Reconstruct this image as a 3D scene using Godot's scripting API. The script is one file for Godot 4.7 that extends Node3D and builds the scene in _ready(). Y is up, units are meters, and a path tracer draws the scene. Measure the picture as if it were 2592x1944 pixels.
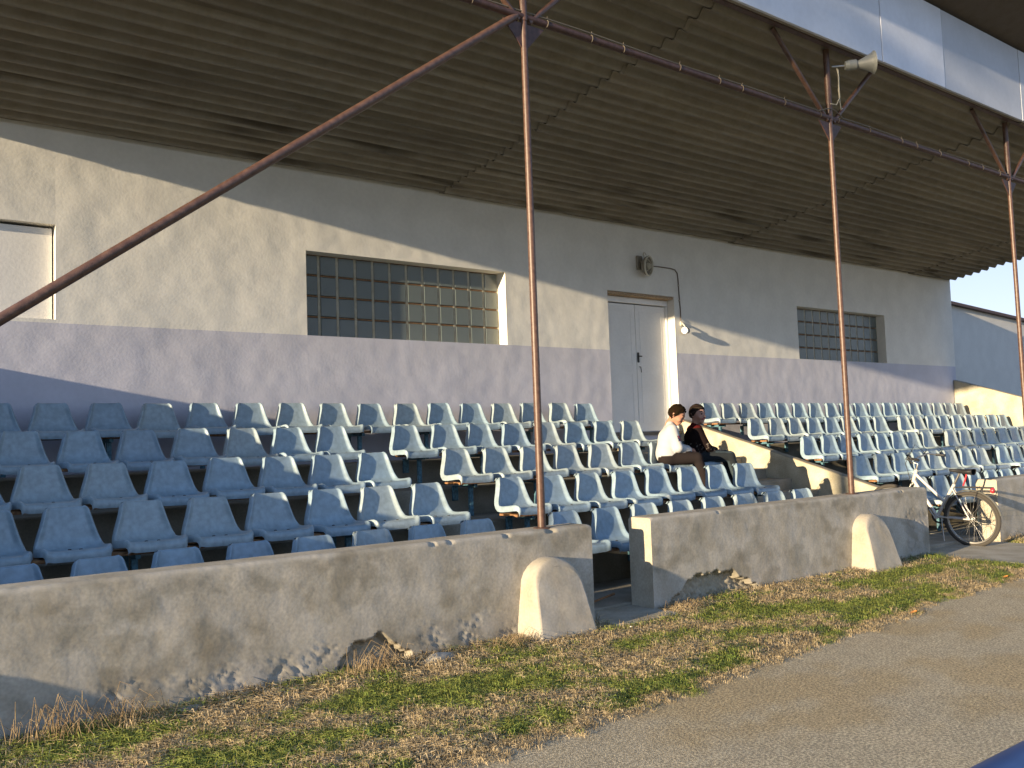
extends Node3D

# ---------------------------------------------------------------- mesh helper
class MB:
	var v := PackedVector3Array()
	var n := PackedVector3Array()
	var c := PackedColorArray()
	var i := PackedInt32Array()
	var col := Color.WHITE
	func vert(p: Vector3, nn: Vector3) -> int:
		v.append(p); n.append(nn); c.append(col)
		return v.size() - 1
	func tri(a: Vector3, b: Vector3, d: Vector3) -> void:
		var nn := (b - a).cross(d - a).normalized()
		var k := vert(a, nn); vert(b, nn); vert(d, nn)
		i.append_array(PackedInt32Array([k, k + 2, k + 1]))
	func quad(a: Vector3, b: Vector3, d: Vector3, e: Vector3) -> void:
		var nn := (b - a).cross(d - a).normalized()
		if nn.length() < 0.5: nn = (d - a).cross(e - a).normalized()
		var k := vert(a, nn); vert(b, nn); vert(d, nn); vert(e, nn)
		i.append_array(PackedInt32Array([k, k + 2, k + 1, k, k + 3, k + 2]))
	func cbox(ce: Vector3, s: Vector3, ch := 0.0, ba := Basis()) -> void:
		var h := s * 0.5
		ch = min(ch, min(h.x, min(h.y, h.z)) * 0.9)
		var P := func(x: float, y: float, z: float) -> Vector3: return ce + ba * Vector3(x, y, z)
		for ax in 3:
			var u := (ax + 1) % 3
			var w := (ax + 2) % 3
			for sg in [-1.0, 1.0]:
				var q := []
				for k in [[-1.0, -1.0], [1.0, -1.0], [1.0, 1.0], [-1.0, 1.0]]:
					var p := Vector3.ZERO
					p[ax] = sg * h[ax]
					p[u] = k[0] * (h[u] - ch)
					p[w] = k[1] * (h[w] - ch)
					q.append(P.call(p.x, p.y, p.z))
				if sg > 0: quad(q[0], q[1], q[2], q[3])
				else: quad(q[3], q[2], q[1], q[0])
		if ch <= 0.0: return
		for ax in 3:
			var u := (ax + 1) % 3
			var w := (ax + 2) % 3
			for su in [-1.0, 1.0]:
				for sw in [-1.0, 1.0]:
					var q := []
					for k in [[-1.0, 0], [1.0, 0], [1.0, 1], [-1.0, 1]]:
						var p := Vector3.ZERO
						p[ax] = k[0] * (h[ax] - ch)
						p[u] = su * (h[u] - (ch if k[1] == 1 else 0.0))
						p[w] = sw * (h[w] - (0.0 if k[1] == 1 else ch))
						q.append(P.call(p.x, p.y, p.z))
					if su * sw < 0: quad(q[0], q[1], q[2], q[3])
					else: quad(q[3], q[2], q[1], q[0])
		for sx in [-1.0, 1.0]:
			for sy in [-1.0, 1.0]:
				for sz in [-1.0, 1.0]:
					var a: Vector3 = P.call(sx * h.x, sy * (h.y - ch), sz * (h.z - ch))
					var b: Vector3 = P.call(sx * (h.x - ch), sy * h.y, sz * (h.z - ch))
					var d: Vector3 = P.call(sx * (h.x - ch), sy * (h.y - ch), sz * h.z)
					if sx * sy * sz > 0: tri(a, b, d)
					else: tri(a, d, b)
	func tube(pts: Array, r: float, seg := 8, r2 := -1.0, caps := true) -> void:
		if r2 < 0: r2 = r
		var m := pts.size()
		var up := Vector3(0.123, 0.97, 0.2).normalized()
		var base := v.size()
		var prev := Vector3.ZERO
		for k in m:
			var t: Vector3 = (pts[min(k + 1, m - 1)] - pts[max(k - 1, 0)]).normalized()
			var s: Vector3
			if k == 0:
				if abs(t.dot(up)) > 0.95: up = Vector3(1, 0, 0.1).normalized()
				s = t.cross(up).normalized()
			else:
				s = (prev - t * prev.dot(t)).normalized()
			prev = s
			var w := t.cross(s)
			var rr := lerpf(r, r2, float(k) / max(1, m - 1))
			for j in seg:
				var a := TAU * j / seg
				var d := s * cos(a) + w * sin(a)
				vert(pts[k] + d * rr, d)
		for k in m - 1:
			for j in seg:
				var a := base + k * seg + j
				var b := base + k * seg + (j + 1) % seg
				i.append_array(PackedInt32Array([a, a + seg, b, b, a + seg, b + seg]))
		if caps:
			for e in [0, m - 1]:
				var t: Vector3 = (pts[1] - pts[0]).normalized() * -1.0 if e == 0 else (pts[m - 1] - pts[m - 2]).normalized()
				var o := vert(pts[e], t)
				for j in seg: vert(v[base + e * seg + j], t)
				for j in seg:
					if e == 0: i.append_array(PackedInt32Array([o, o + 1 + j, o + 1 + (j + 1) % seg]))
					else: i.append_array(PackedInt32Array([o, o + 1 + (j + 1) % seg, o + 1 + j]))
	func lathe(o: Vector3, ax: Vector3, prof: Array, seg := 20) -> void:
		ax = ax.normalized()
		var u := ax.cross(Vector3(0.31, 0.2, 0.93)).normalized()
		var w := ax.cross(u)
		for k in prof.size() - 1:
			var p0: Vector2 = prof[k]
			var p1: Vector2 = prof[k + 1]
			var nr := Vector2(p1.y - p0.y, -(p1.x - p0.x)).normalized()
			var b := v.size()
			for j in seg + 1:
				var a := TAU * j / seg
				var d := u * cos(a) + w * sin(a)
				vert(o + d * p0.x + ax * p0.y, (d * nr.x + ax * nr.y))
				vert(o + d * p1.x + ax * p1.y, (d * nr.x + ax * nr.y))
			for j in seg:
				var q := b + 2 * j
				i.append_array(PackedInt32Array([q, q + 1, q + 2, q + 2, q + 1, q + 3]))
	func torus(o: Vector3, ax: Vector3, R: float, r: float, seg := 36, sub := 8, a0 := 0.0, a1 := TAU) -> void:
		ax = ax.normalized()
		var u := ax.cross(Vector3(0, 1, 0)).normalized()
		if u.length() < 0.5: u = Vector3(1, 0, 0)
		var w := u.cross(ax)
		var b := v.size()
		for k in seg + 1:
			var a := lerpf(a0, a1, float(k) / seg)
			var d := u * cos(a) + w * sin(a)
			for j in sub:
				var t := TAU * j / sub
				var nn := d * cos(t) + ax * sin(t)
				vert(o + d * R + nn * r, nn)
		for k in seg:
			for j in sub:
				var p := b + k * sub + j
				var q := b + k * sub + (j + 1) % sub
				i.append_array(PackedInt32Array([p, p + sub, q, q, p + sub, q + sub]))
	func grid(rows: Array, cols: Array = [], flip := false) -> void:
		var b := v.size()
		var nr := rows.size()
		var nc: int = rows[0].size()
		for r in nr:
			var ra: PackedVector3Array = rows[max(r - 1, 0)]
			var rb: PackedVector3Array = rows[min(r + 1, nr - 1)]
			var rc: PackedVector3Array = rows[r]
			for k in nc:
				var du: Vector3 = rc[min(k + 1, nc - 1)] - rc[max(k - 1, 0)]
				var dv: Vector3 = rb[k] - ra[k]
				var nn := du.cross(dv).normalized()
				if flip: nn = -nn
				v.append(rc[k]); n.append(nn)
				c.append(cols[r][k] if cols.size() > 0 else col)
		for r in nr - 1:
			for k in nc - 1:
				var a := b + r * nc + k
				if flip: i.append_array(PackedInt32Array([a, a + 1, a + nc, a + 1, a + nc + 1, a + nc]))
				else: i.append_array(PackedInt32Array([a, a + nc, a + 1, a + 1, a + nc, a + nc + 1]))
	func ext(poly: PackedVector2Array, d0: float, d1: float, xf := Transform3D()) -> void:
		# polygon in the xy plane (counter-clockwise), extruded from z=d0 to z=d1
		var t := Geometry2D.triangulate_polygon(poly)
		for k in range(0, t.size(), 3):
			var A := poly[t[k]]; var B := poly[t[k + 1]]; var C := poly[t[k + 2]]
			if (B - A).cross(C - A) < 0:
				var q := B; B = C; C = q
			tri(xf * Vector3(A.x, A.y, d1), xf * Vector3(B.x, B.y, d1), xf * Vector3(C.x, C.y, d1))
			tri(xf * Vector3(C.x, C.y, d0), xf * Vector3(B.x, B.y, d0), xf * Vector3(A.x, A.y, d0))
		for k in poly.size():
			var A := poly[k]; var B := poly[(k + 1) % poly.size()]
			quad(xf * Vector3(A.x, A.y, d0), xf * Vector3(B.x, B.y, d0), xf * Vector3(B.x, B.y, d1), xf * Vector3(A.x, A.y, d1))
	func mesh() -> ArrayMesh:
		# every face turned the way its normals point
		for k in range(0, i.size(), 3):
			var p := v[i[k]]
			if (v[i[k + 2]] - p).cross(v[i[k + 1]] - p).dot(n[i[k]] + n[i[k + 1]] + n[i[k + 2]]) < 0.0:
				var q := i[k + 1]
				i[k + 1] = i[k + 2]
				i[k + 2] = q
		var a := []
		a.resize(Mesh.ARRAY_MAX)
		a[Mesh.ARRAY_VERTEX] = v
		a[Mesh.ARRAY_NORMAL] = n
		a[Mesh.ARRAY_COLOR] = c
		a[Mesh.ARRAY_INDEX] = i
		var m := ArrayMesh.new()
		m.add_surface_from_arrays(Mesh.PRIMITIVE_TRIANGLES, a)
		return m

# ---------------------------------------------------------------- naming helpers
var used := {}
func numbered(s: String) -> String:
	if not used.has(s):
		used[s] = 0
		return s
	used[s] += 1
	return "%s_%03d" % [s, used[s]]

func thing(called: String, label: String, category: String, at := Vector3.ZERO, turn := 0.0, group := "") -> Node3D:
	var o := Node3D.new()
	o.name = numbered(called)
	add_child(o)
	o.position = at
	o.rotation.y = turn
	tag(o, label, category, group)
	return o

func tag(o: Node, label: String, category: String, group := "") -> void:
	if label: o.set_meta("label", label)
	if category: o.set_meta("category", category)
	if group: o.set_meta("group", group)

func part(parent: Node, called: String, m: Mesh, mat: Material) -> MeshInstance3D:
	var o := MeshInstance3D.new()
	o.name = called
	o.mesh = m
	o.material_override = mat
	parent.add_child(o, true)
	return o

func struct(called: String, m: Mesh, mat: Material) -> MeshInstance3D:
	var o := MeshInstance3D.new()
	o.name = numbered(called)
	o.mesh = m
	o.material_override = mat
	add_child(o)
	o.set_meta("kind", "structure")
	return o

# ---------------------------------------------------------------- materials
func lin(r: float, g: float, b: float) -> Color:
	return Color(r, g, b).linear_to_srgb()

func noise(seed_: int, freq: float, oct := 4) -> FastNoiseLite:
	var f := FastNoiseLite.new()
	f.noise_type = FastNoiseLite.TYPE_SIMPLEX_SMOOTH
	f.seed = seed_
	f.frequency = freq
	f.fractal_type = FastNoiseLite.FRACTAL_FBM
	f.fractal_octaves = oct
	return f

# grey multiplier texture: layers = [[noise image, low, high, contrast]]
func tex_of(size: int, layers: Array) -> ImageTexture:
	var imgs := []
	for l in layers:
		imgs.append(l[0].get_seamless_image(size, size))
	var im := Image.create(size, size, true, Image.FORMAT_RGB8)
	for y in size:
		for x in size:
			var col := Vector3.ONE
			for k in imgs.size():
				var t: float = clampf((imgs[k].get_pixel(x, y).r - 0.5) * layers[k][3] + 0.5, 0.0, 1.0)
				var a: Vector3 = layers[k][1]
				col *= a.lerp(layers[k][2], t)
			im.set_pixel(x, y, Color(col.x, col.y, col.z).clamp().linear_to_srgb())
	im.generate_mipmaps()
	return ImageTexture.create_from_image(im)

func tex_normal(nz: FastNoiseLite, size: int, strength: float) -> ImageTexture:
	var im := nz.get_seamless_image(size, size)
	im.convert(Image.FORMAT_L8)
	im.bump_map_to_normal_map(strength)
	im.generate_mipmaps()
	return ImageTexture.create_from_image(im)

func mat(col: Color, rough := 0.8, tex: Texture2D = null, scale := 1.0, nrm: Texture2D = null, nstr := 1.0, metal := 0.0, vc := true) -> StandardMaterial3D:
	var m := StandardMaterial3D.new()
	m.albedo_color = col
	m.roughness = rough
	m.metallic = metal
	m.vertex_color_use_as_albedo = vc
	if tex: m.albedo_texture = tex
	if nrm:
		m.normal_enabled = true
		m.normal_texture = nrm
		m.normal_scale = nstr
	if tex or nrm:
		m.uv1_triplanar = true
		m.uv1_world_triplanar = true
		m.uv1_scale = Vector3.ONE * scale
	return m

var M := {}
var nA := noise(11, 1.0, 3)
var nB := noise(23, 1.0, 4)
var nC := noise(37, 1.0, 2)

# ---------------------------------------------------------------- main dimensions (metres)
const Z_PAR := 4.855          # front face of the parapets
const ROOF_Y0 := 4.675        # roof underside at the wall
const ROOF_S := 0.1376        # rise of the roof towards the front
const X_L := 0.18             # left end of the stand
const X_R := 20.3             # right end
const Y_BAND := 2.763         # top of the lilac band
const RISE := 0.2915
const RUN := 0.8615

func row_top(k: int) -> float: return 1.932 - (5 - k) * RISE
func row_z(k: int) -> float: return 0.306 + (5 - k) * RUN
func tread(k: int) -> float: return row_top(k) - 0.70

func _ready() -> void:
	setup_camera_light()
	make_materials()
	ground()
	building()
	terrace()
	canopy()
	steel_frame()
	parapets()
	side_walls()
	neighbour()
	tree()
	seats()
	wall_fittings()
	bicycle()
	people()
	small_things()
	grass()

func setup_camera_light() -> void:
	var cam := Camera3D.new()
	cam.name = "camera"
	add_child(cam)
	var yaw := deg_to_rad(37.6903)
	var pitch := deg_to_rad(3.7361)
	var roll := deg_to_rad(-1.9977)
	var f := Vector3(sin(yaw) * cos(pitch), sin(pitch), -cos(yaw) * cos(pitch))
	var r := Vector3(cos(yaw), 0, sin(yaw))
	var u := r.cross(f)
	var r2 := r * cos(roll) + u * sin(roll)
	var u2 := u * cos(roll) - r * sin(roll)
	cam.transform = Transform3D(Basis(r2, u2, -f), Vector3(0, 1.3936, 9.9813))
	cam.fov = 45.9
	cam.near = 0.05
	cam.far = 2000.0
	cam.current = true
	var we := WorldEnvironment.new()
	we.name = "environment"
	var env := Environment.new()
	env.background_mode = Environment.BG_SKY
	var sm := ProceduralSkyMaterial.new()
	sm.sky_top_color = Color(0.42, 0.55, 0.73)
	sm.sky_horizon_color = Color(0.83, 0.87, 0.91)
	sm.sky_curve = 0.16
	sm.ground_bottom_color = Color(0.25, 0.22, 0.17)
	sm.ground_horizon_color = Color(0.45, 0.43, 0.38)
	sm.sky_energy_multiplier = 1.0
	var sky := Sky.new()
	sky.sky_material = sm
	env.sky = sky
	env.background_energy_multiplier = 0.66
	env.tonemap_mode = Environment.TONE_MAPPER_LINEAR
	env.tonemap_exposure = 2.72
	env.sdfgi_enabled = true
	env.ssao_enabled = true
	env.ssil_enabled = true
	we.environment = env
	add_child(we)
	var sun := DirectionalLight3D.new()
	sun.name = "sun"
	add_child(sun)
	sun.basis = Basis.looking_at(Vector3(8.0, -1.166, -1.0).normalized())
	sun.light_color = Color(1.0, 0.90, 0.74)
	sun.light_energy = 1.5
	sun.light_angular_distance = 0.5
	sun.shadow_enabled = true

func make_materials() -> void:
	var V := func(a: float) -> Vector3: return Vector3(a, a, a)
	var t_plaster := tex_of(512, [[noise(1, 0.006, 4), V.call(0.93), V.call(1.0), 1.6], [noise(2, 0.05, 3), V.call(0.94), V.call(1.0), 1.2]])
	var t_conc := tex_of(512, [[noise(3, 0.008, 5), Vector3(0.74, 0.72, 0.67), V.call(1.0), 1.7], [noise(4, 0.12, 3), V.call(0.80), V.call(1.0), 1.4]])
	var t_asph := tex_of(1024, [[noise(5, 0.16, 2), V.call(0.50), V.call(1.0), 2.2], [noise(15, 0.055, 3), V.call(0.50), V.call(1.0), 3.0], [noise(6, 0.012, 4), V.call(0.82), V.call(1.0), 1.4]])
	var t_rust := tex_of(256, [[noise(7, 0.03, 4), Vector3(0.55, 0.5, 0.5), V.call(1.0), 1.8]])
	var t_sheet := tex_of(512, [[noise(8, 0.02, 4), Vector3(0.84, 0.80, 0.74), V.call(1.0), 1.5], [noise(9, 0.10, 3), V.call(0.88), V.call(1.0), 1.4]])
	var t_seat := tex_of(256, [[noise(10, 0.02, 4), V.call(0.84), V.call(1.0), 1.6], [noise(16, 0.012, 5), Vector3(0.84, 0.83, 0.80), V.call(1.0), 2.0]])
	var n_fine := tex_normal(noise(12, 0.09, 3), 512, 3.0)
	var n_conc := tex_normal(noise(13, 0.05, 5), 512, 6.0)
	var n_rough := tex_normal(noise(14, 0.16, 3), 1024, 8.0)
	M.plaster = mat(Color.WHITE, 0.92, t_plaster, 0.5, n_fine, 0.05)
	M.white = mat(lin(0.74, 0.74, 0.73), 0.6, t_plaster, 0.6)
	M.concrete = mat(Color.WHITE, 0.95, t_conc, 0.6, n_conc, 0.045)
	M.asphalt = mat(Color.WHITE, 0.95, t_asph, 0.9, n_rough, 0.9)
	M.soil = mat(lin(0.24, 0.185, 0.11), 1.0, t_conc, 0.8, n_rough, 0.8)
	M.pitch = mat(lin(0.15, 0.15, 0.07), 1.0, t_conc, 0.15)
	M.rust = mat(lin(0.105, 0.058, 0.040), 0.45, t_rust, 2.2, n_fine, 0.25)
	M.rustdark = mat(lin(0.075, 0.036, 0.028), 0.6, t_rust, 2.2)
	M.sheet = mat(Color.WHITE, 0.9, t_sheet, 0.35, n_fine, 0.08)
	M.fascia = mat(Color.WHITE, 0.7, t_plaster, 0.4)
	M.soffit = mat(lin(0.115, 0.095, 0.075), 0.9, t_sheet, 0.5)
	M.seat = []
	for q in [[0.26, 0.365, 0.47], [0.285, 0.385, 0.475], [0.24, 0.345, 0.46], [0.31, 0.40, 0.47], [0.265, 0.38, 0.495], [0.295, 0.375, 0.445]]:
		M.seat.append(mat(lin(q[0] * 0.95, q[1] * 0.92, q[2] * 0.87), 0.38 + 0.3 * (q[0] - 0.22), t_seat, 1.6 + 6.0 * q[0]))
	M.dark = mat(lin(0.02, 0.02, 0.022), 0.6)
	M.steel = mat(lin(0.45, 0.45, 0.45), 0.35, null, 1.0, null, 1.0, 0.8)
	M.wood = mat(lin(0.30, 0.16, 0.07), 0.8, t_rust, 3.0)
	M.bluepaint = mat(lin(0.018, 0.055, 0.17), 0.4, t_seat, 1.5)
	M.bracket = mat(lin(0.08, 0.20, 0.26), 0.6, t_rust, 3.0)
	M.plain = mat(Color.WHITE, 0.8)
	M.cloth = mat(Color.WHITE, 0.95)
	M.cloth.metallic_specular = 0.15
	var g := StandardMaterial3D.new()
	g.albedo_color = Color(lin(0.125, 0.15, 0.148), 0.88)
	g.transparency = BaseMaterial3D.TRANSPARENCY_ALPHA
	g.roughness = 0.10
	g.metallic_specular = 0.6
	var stripes := Image.create(128, 128, false, Image.FORMAT_L8)
	for y in 128:
		for x in 128:
			var s := 0.5 + 0.5 * sin(TAU * (x + y) / 128.0 * 8.0)
			stripes.set_pixel(x, y, Color(s, s, s))
	stripes.bump_map_to_normal_map(3.0)
	g.normal_enabled = true
	g.normal_texture = ImageTexture.create_from_image(stripes)
	g.normal_scale = 0.35
	g.uv1_triplanar = true
	g.uv1_world_triplanar = true
	g.uv1_scale = Vector3.ONE * 4.0
	M.glass = g
	M.mortar = mat(lin(0.46, 0.44, 0.36), 0.9, t_conc, 2.0)
	M.grass = mat(Color.WHITE, 0.85)

# ---------------------------------------------------------------- ground
func slab_free(x: float, z: float) -> bool:
	if x > 9.55 and x < 11.25 and z < 5.85: return true
	if x > 4.62 and x < 5.35 and z < 5.12: return true
	return false

func grass_edge(x: float) -> float:
	return 6.69 - 0.088 * (x - 2.3) + 0.10 * nB.get_noise_2d(x * 1.3, 7.7) + 0.05 * nB.get_noise_2d(x * 6.0, 3.1)

func ground() -> void:
	var b := MB.new()
	b.quad(Vector3(-600, -0.012, 600), Vector3(600, -0.012, 600), Vector3(600, -0.012, -600), Vector3(-600, -0.012, -600))
	struct("ground", b.mesh(), M.soil)
	b = MB.new()
	b.quad(Vector3(-90, -0.004, 90), Vector3(110, -0.004, 90), Vector3(110, -0.004, 12.6), Vector3(-90, -0.004, 12.6))
	struct("football_pitch", b.mesh(), M.pitch)
	# worn path in front of the stand, its near edge at the pitch, its far edge ragged under the grass
	b = MB.new()
	var rows := []
	var cols := []
	for jz in 71:
		var r := PackedVector3Array()
		var cc := PackedColorArray()
		for jx in 281:
			var x := -8.0 + jx * 0.10
			var t := pow(jz / 70.0, 1.3)
			var z0 := grass_edge(x) - 0.12
			var z := lerpf(z0, 12.7, t)
			r.append(Vector3(x, 0.0 + 0.004 * nA.get_noise_2d(x * 0.8, z * 0.8), z))
			var moss := smoothstep(0.0, 0.5, nB.get_noise_2d(x * 0.42 + 9.0, z * 0.75) + 0.5 * nB.get_noise_2d(x * 1.9, z * 2.6 + 5.0) + 0.06)
			var fine := 0.5 + 0.5 * nC.get_noise_2d(x * 5.0, z * 5.0)
			var base := Color(0.72, 0.61, 0.41) * (0.9 + 0.2 * fine)
			cc.append(base.lerp(Color(0.66, 0.50, 0.26), moss * 0.75))
		rows.append(r)
		cols.append(cc)
	b.grid(rows, cols, true)
	struct("path", b.mesh(), M.asphalt)
	# concrete slabs in the two openings
	for s in [[9.58, 11.22, 4.35, 5.86, 0.022], [4.66, 5.33, 4.30, 5.10, 0.045]]:
		b = MB.new()
		b.col = Color(0.36, 0.33, 0.27)
		b.cbox(Vector3((s[0] + s[1]) / 2, s[4] - 0.06, (s[2] + s[3]) / 2), Vector3(s[1] - s[0], 0.12, s[3] - s[2]), 0.012)
		struct("pavement_slab", b.mesh(), M.concrete)

# ---------------------------------------------------------------- building
func wall_bump(x: float, y: float) -> float:
	return 0.0022 * nA.get_noise_2d(x * 1.1, y * 0.8) + 0.0017 * nB.get_noise_2d(x * 3.2 + 5.0, y * 2.4) + 0.0004 * nC.get_noise_2d(x * 11.0, y * 8.0)

var openings := [[0.42, 1.926, 2.80, 3.77], [4.657, 7.657, 2.763, 3.788], [9.618, 11.108, 1.505, 3.685], [14.46, 17.46, 2.766, 3.753]]

func wall_rect(b: MB, x0: float, x1: float, y0: float, y1: float) -> void:
	var nx: int = max(1, int(ceil((x1 - x0) / 0.05)))
	var ny: int = max(1, int(ceil((y1 - y0) / 0.05)))
	var rows := []
	var cols := []
	var up: bool = (y0 + y1) * 0.5 > Y_BAND
	for j in ny + 1:
		var r := PackedVector3Array()
		var cc := PackedColorArray()
		for k in nx + 1:
			var x := lerpf(x0, x1, float(k) / nx)
			var y := lerpf(y0, y1, float(j) / ny)
			var d := 1.0
			for o in openings:
				var dx: float = max(o[0] - x, x - o[1])
				var dy: float = max(o[2] - y, y - o[3])
				d = min(d, max(dx, dy))
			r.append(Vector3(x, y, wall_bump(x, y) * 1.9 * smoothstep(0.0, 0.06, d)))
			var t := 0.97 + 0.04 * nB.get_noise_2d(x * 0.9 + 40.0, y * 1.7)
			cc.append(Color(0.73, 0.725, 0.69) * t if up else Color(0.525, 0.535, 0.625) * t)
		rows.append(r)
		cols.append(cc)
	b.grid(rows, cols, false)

func building() -> void:
	var t := thing("grandstand_building", "long cream and lilac rendered back wall with door and glass block windows", "building", Vector3(X_L, 0, 0))
	var off := Vector3(X_L, 0, 0)
	# plastered face, gridded round the openings
	var xs := [X_L]
	for o in openings:
		xs.append(o[0]); xs.append(o[1])
	xs.append(X_R)
	var b := MB.new()
	var y_top := 4.90
	for k in xs.size() - 1:
		var x0: float = xs[k]
		var x1: float = xs[k + 1]
		var op: Array = []
		for o in openings:
			if abs(o[0] - x0) < 0.001: op = o
		var spans := []
		if op.is_empty(): spans = [[-0.2, y_top]]
		else: spans = [[-0.2, op[2]], [op[3], y_top]]
		for s in spans:
			if s[0] < Y_BAND - 0.001 and s[1] > Y_BAND + 0.001:
				wall_rect(b, x0, x1, s[0], Y_BAND)
				wall_rect(b, x0, x1, Y_BAND, s[1])
			else: wall_rect(b, x0, x1, s[0], s[1])
	# the face is in world coordinates; the thing stands at X_L
	var shift := func(m: MB) -> ArrayMesh:
		for q in m.v.size(): m.v[q] -= off
		return m.mesh()
	part(t, "plaster_face", shift.call(b), M.plaster)
	# reveals, and the hollow rooms behind
	for o in openings:
		var w := MB.new()
		var dep := 0.255
		w.col = Color(0.74, 0.72, 0.66)
		var x0: float = o[0]; var x1: float = o[1]; var y0: float = o[2]; var y1: float = o[3]
		w.quad(Vector3(x0, y0, -dep), Vector3(x0, y0, 0), Vector3(x0, y1, 0), Vector3(x0, y1, -dep))
		w.quad(Vector3(x1, y0, 0), Vector3(x1, y0, -dep), Vector3(x1, y1, -dep), Vector3(x1, y1, 0))
		w.quad(Vector3(x0, y1, 0), Vector3(x1, y1, 0), Vector3(x1, y1, -dep), Vector3(x0, y1, -dep))
		w.quad(Vector3(x0, y0, -dep), Vector3(x1, y0, -dep), Vector3(x1, y0, 0), Vector3(x0, y0, 0))
		part(t, "reveal", shift.call(w), M.plaster)
	var sh := MB.new()
	sh.col = Color(0.5, 0.48, 0.42)
	for k in xs.size() - 1:
		var x0: float = xs[k]
		var x1: float = xs[k + 1]
		var spans := [[-0.2, 4.6]]
		for o in openings:
			if abs(o[0] - x0) < 0.001: spans = [[-0.2, o[2]], [o[3], 4.6]]
		for s in spans:
			sh.quad(Vector3(x1, s[0], -0.25), Vector3(x0, s[0], -0.25), Vector3(x0, s[1], -0.25), Vector3(x1, s[1], -0.25))
	sh.cbox(Vector3((X_L + X_R) / 2, 2.3, -4.1), Vector3(X_R - X_L, 5.0, 0.2))
	sh.cbox(Vector3(X_L + 0.1, 2.3, -2.0), Vector3(0.2, 5.0, 3.95))
	sh.cbox(Vector3(X_R - 0.1, 2.3, -2.0), Vector3(0.2, 5.0, 3.95))
	sh.cbox(Vector3((X_L + X_R) / 2, 4.68, -2.12), Vector3(X_R - X_L - 0.41, 0.15, 3.7))
	sh.cbox(Vector3((X_L + X_R) / 2, 1.40, -2.12), Vector3(X_R - X_L - 0.41, 0.15, 3.7))
	part(t, "inner_shell", shift.call(sh), M.plaster)
	# boarded window at the left
	var bo := MB.new()
	bo.col = Color(0.72, 0.72, 0.71)
	bo.cbox(Vector3(1.165, 3.275, -0.095), Vector3(1.49, 0.935, 0.02), 0.003)
	var brd := part(t, "window_board", shift.call(bo), M.plaster)
	brd.set_meta("label", "flat white board closing the leftmost window opening")
	# glass block windows
	for o in [openings[1], openings[3]]:
		var win := Node3D.new()
		win.name = "glass_block_window"
		t.add_child(win, true)
		win.position = Vector3(o[0], o[2], -0.178) - off
		var W: float = o[1] - o[0]
		var H: float = o[3] - o[2]
		var cw := W / 12.0
		var chh := H / 4.0
		var bm := MB.new()
		bm.cbox(Vector3.ZERO, Vector3(cw - 0.036, chh - 0.022, 0.075), 0.008)
		var bmesh := bm.mesh()
		for jy in 4:
			for jx in 12:
				var q := part(win, "glass_block", bmesh, M.glass)
				q.position = Vector3((jx + 0.5) * cw, (jy + 0.5) * chh, -0.0375)
		var mo := MB.new()
		for jx in 13:
			mo.cbox(Vector3(clampf(jx * cw, 0.008, W - 0.008), H / 2, -0.045), Vector3(0.032, H - 0.002, 0.07))
		part(win, "vertical_joints", mo.mesh(), M.mortar)
		mo = MB.new()
		for jy in 5:
			mo.cbox(Vector3(W / 2, clampf(jy * chh, 0.008, H - 0.008), -0.046), Vector3(W - 0.004, 0.013, 0.064))
		part(win, "horizontal_joints", mo.mesh(), M.wood)
	# double door
	var door := Node3D.new()
	door.name = "door"
	t.add_child(door, true)
	door.position = Vector3(9.618, 1.505, -0.17) - off
	door.set_meta("label", "white painted double door with a dark latch")
	for k in 2:
		var lf := MB.new()
		var wl := 0.70
		lf.cbox(Vector3(0.045 + wl * (k + 0.5), 1.015, -0.02), Vector3(wl - 0.006, 2.02, 0.04), 0.004)
		for py in [[0.14, 0.92], [1.06, 1.92]]:
			# raised moulding round a flat panel
			var cx := 0.045 + wl * (k + 0.5)
			for e in [[cx, py[0], 0.50, 0.016], [cx, py[1], 0.50, 0.016]]:
				lf.cbox(Vector3(e[0], e[1], 0.0012), Vector3(e[2], e[3], 0.004), 0.001)
			for e in [cx - 0.25, cx + 0.25]:
				lf.cbox(Vector3(e, (py[0] + py[1]) / 2, 0.0014), Vector3(0.016, py[1] - py[0], 0.004), 0.001)
		part(door, "door_leaf", lf.mesh(), M.white)
	var fr := MB.new()
	fr.cbox(Vector3(0.0235, 1.02, -0.01), Vector3(0.04, 2.04, 0.07), 0.004)
	fr.cbox(Vector3(1.4665, 1.02, -0.01), Vector3(0.04, 2.04, 0.07), 0.004)
	fr.cbox(Vector3(0.745, 2.087, -0.01), Vector3(1.484, 0.09, 0.07), 0.004)
	part(door, "door_frame", fr.mesh(), M.white)
	var lt := MB.new()
	lt.cbox(Vector3(0.745, 2.156, 0.02), Vector3(1.486, 0.04, 0.28), 0.004)
	M.palewood = mat(lin(0.42, 0.31, 0.19), 0.8, M.wood.albedo_texture, 3.0)
	part(door, "wooden_lintel", lt.mesh(), M.palewood)
	var la := MB.new()
	la.cbox(Vector3(0.775, 1.18, 0.012), Vector3(0.035, 0.16, 0.02), 0.004)
	la.cbox(Vector3(0.80, 1.20, 0.028), Vector3(0.09, 0.018, 0.014), 0.003)
	la.tube([Vector3(0.79, 1.03, 0.012), Vector3(0.79, 1.03, 0.04), Vector3(0.80, 0.94, 0.042)], 0.007, 6)
	part(door, "latch", la.mesh(), M.dark)
	var sill := MB.new()
	sill.col = Color(0.20, 0.18, 0.15)
	sill.cbox(Vector3(0.745, -0.03, 0.07), Vector3(1.52, 0.05, 0.3), 0.006)
	part(door, "sill", sill.mesh(), M.concrete)

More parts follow.
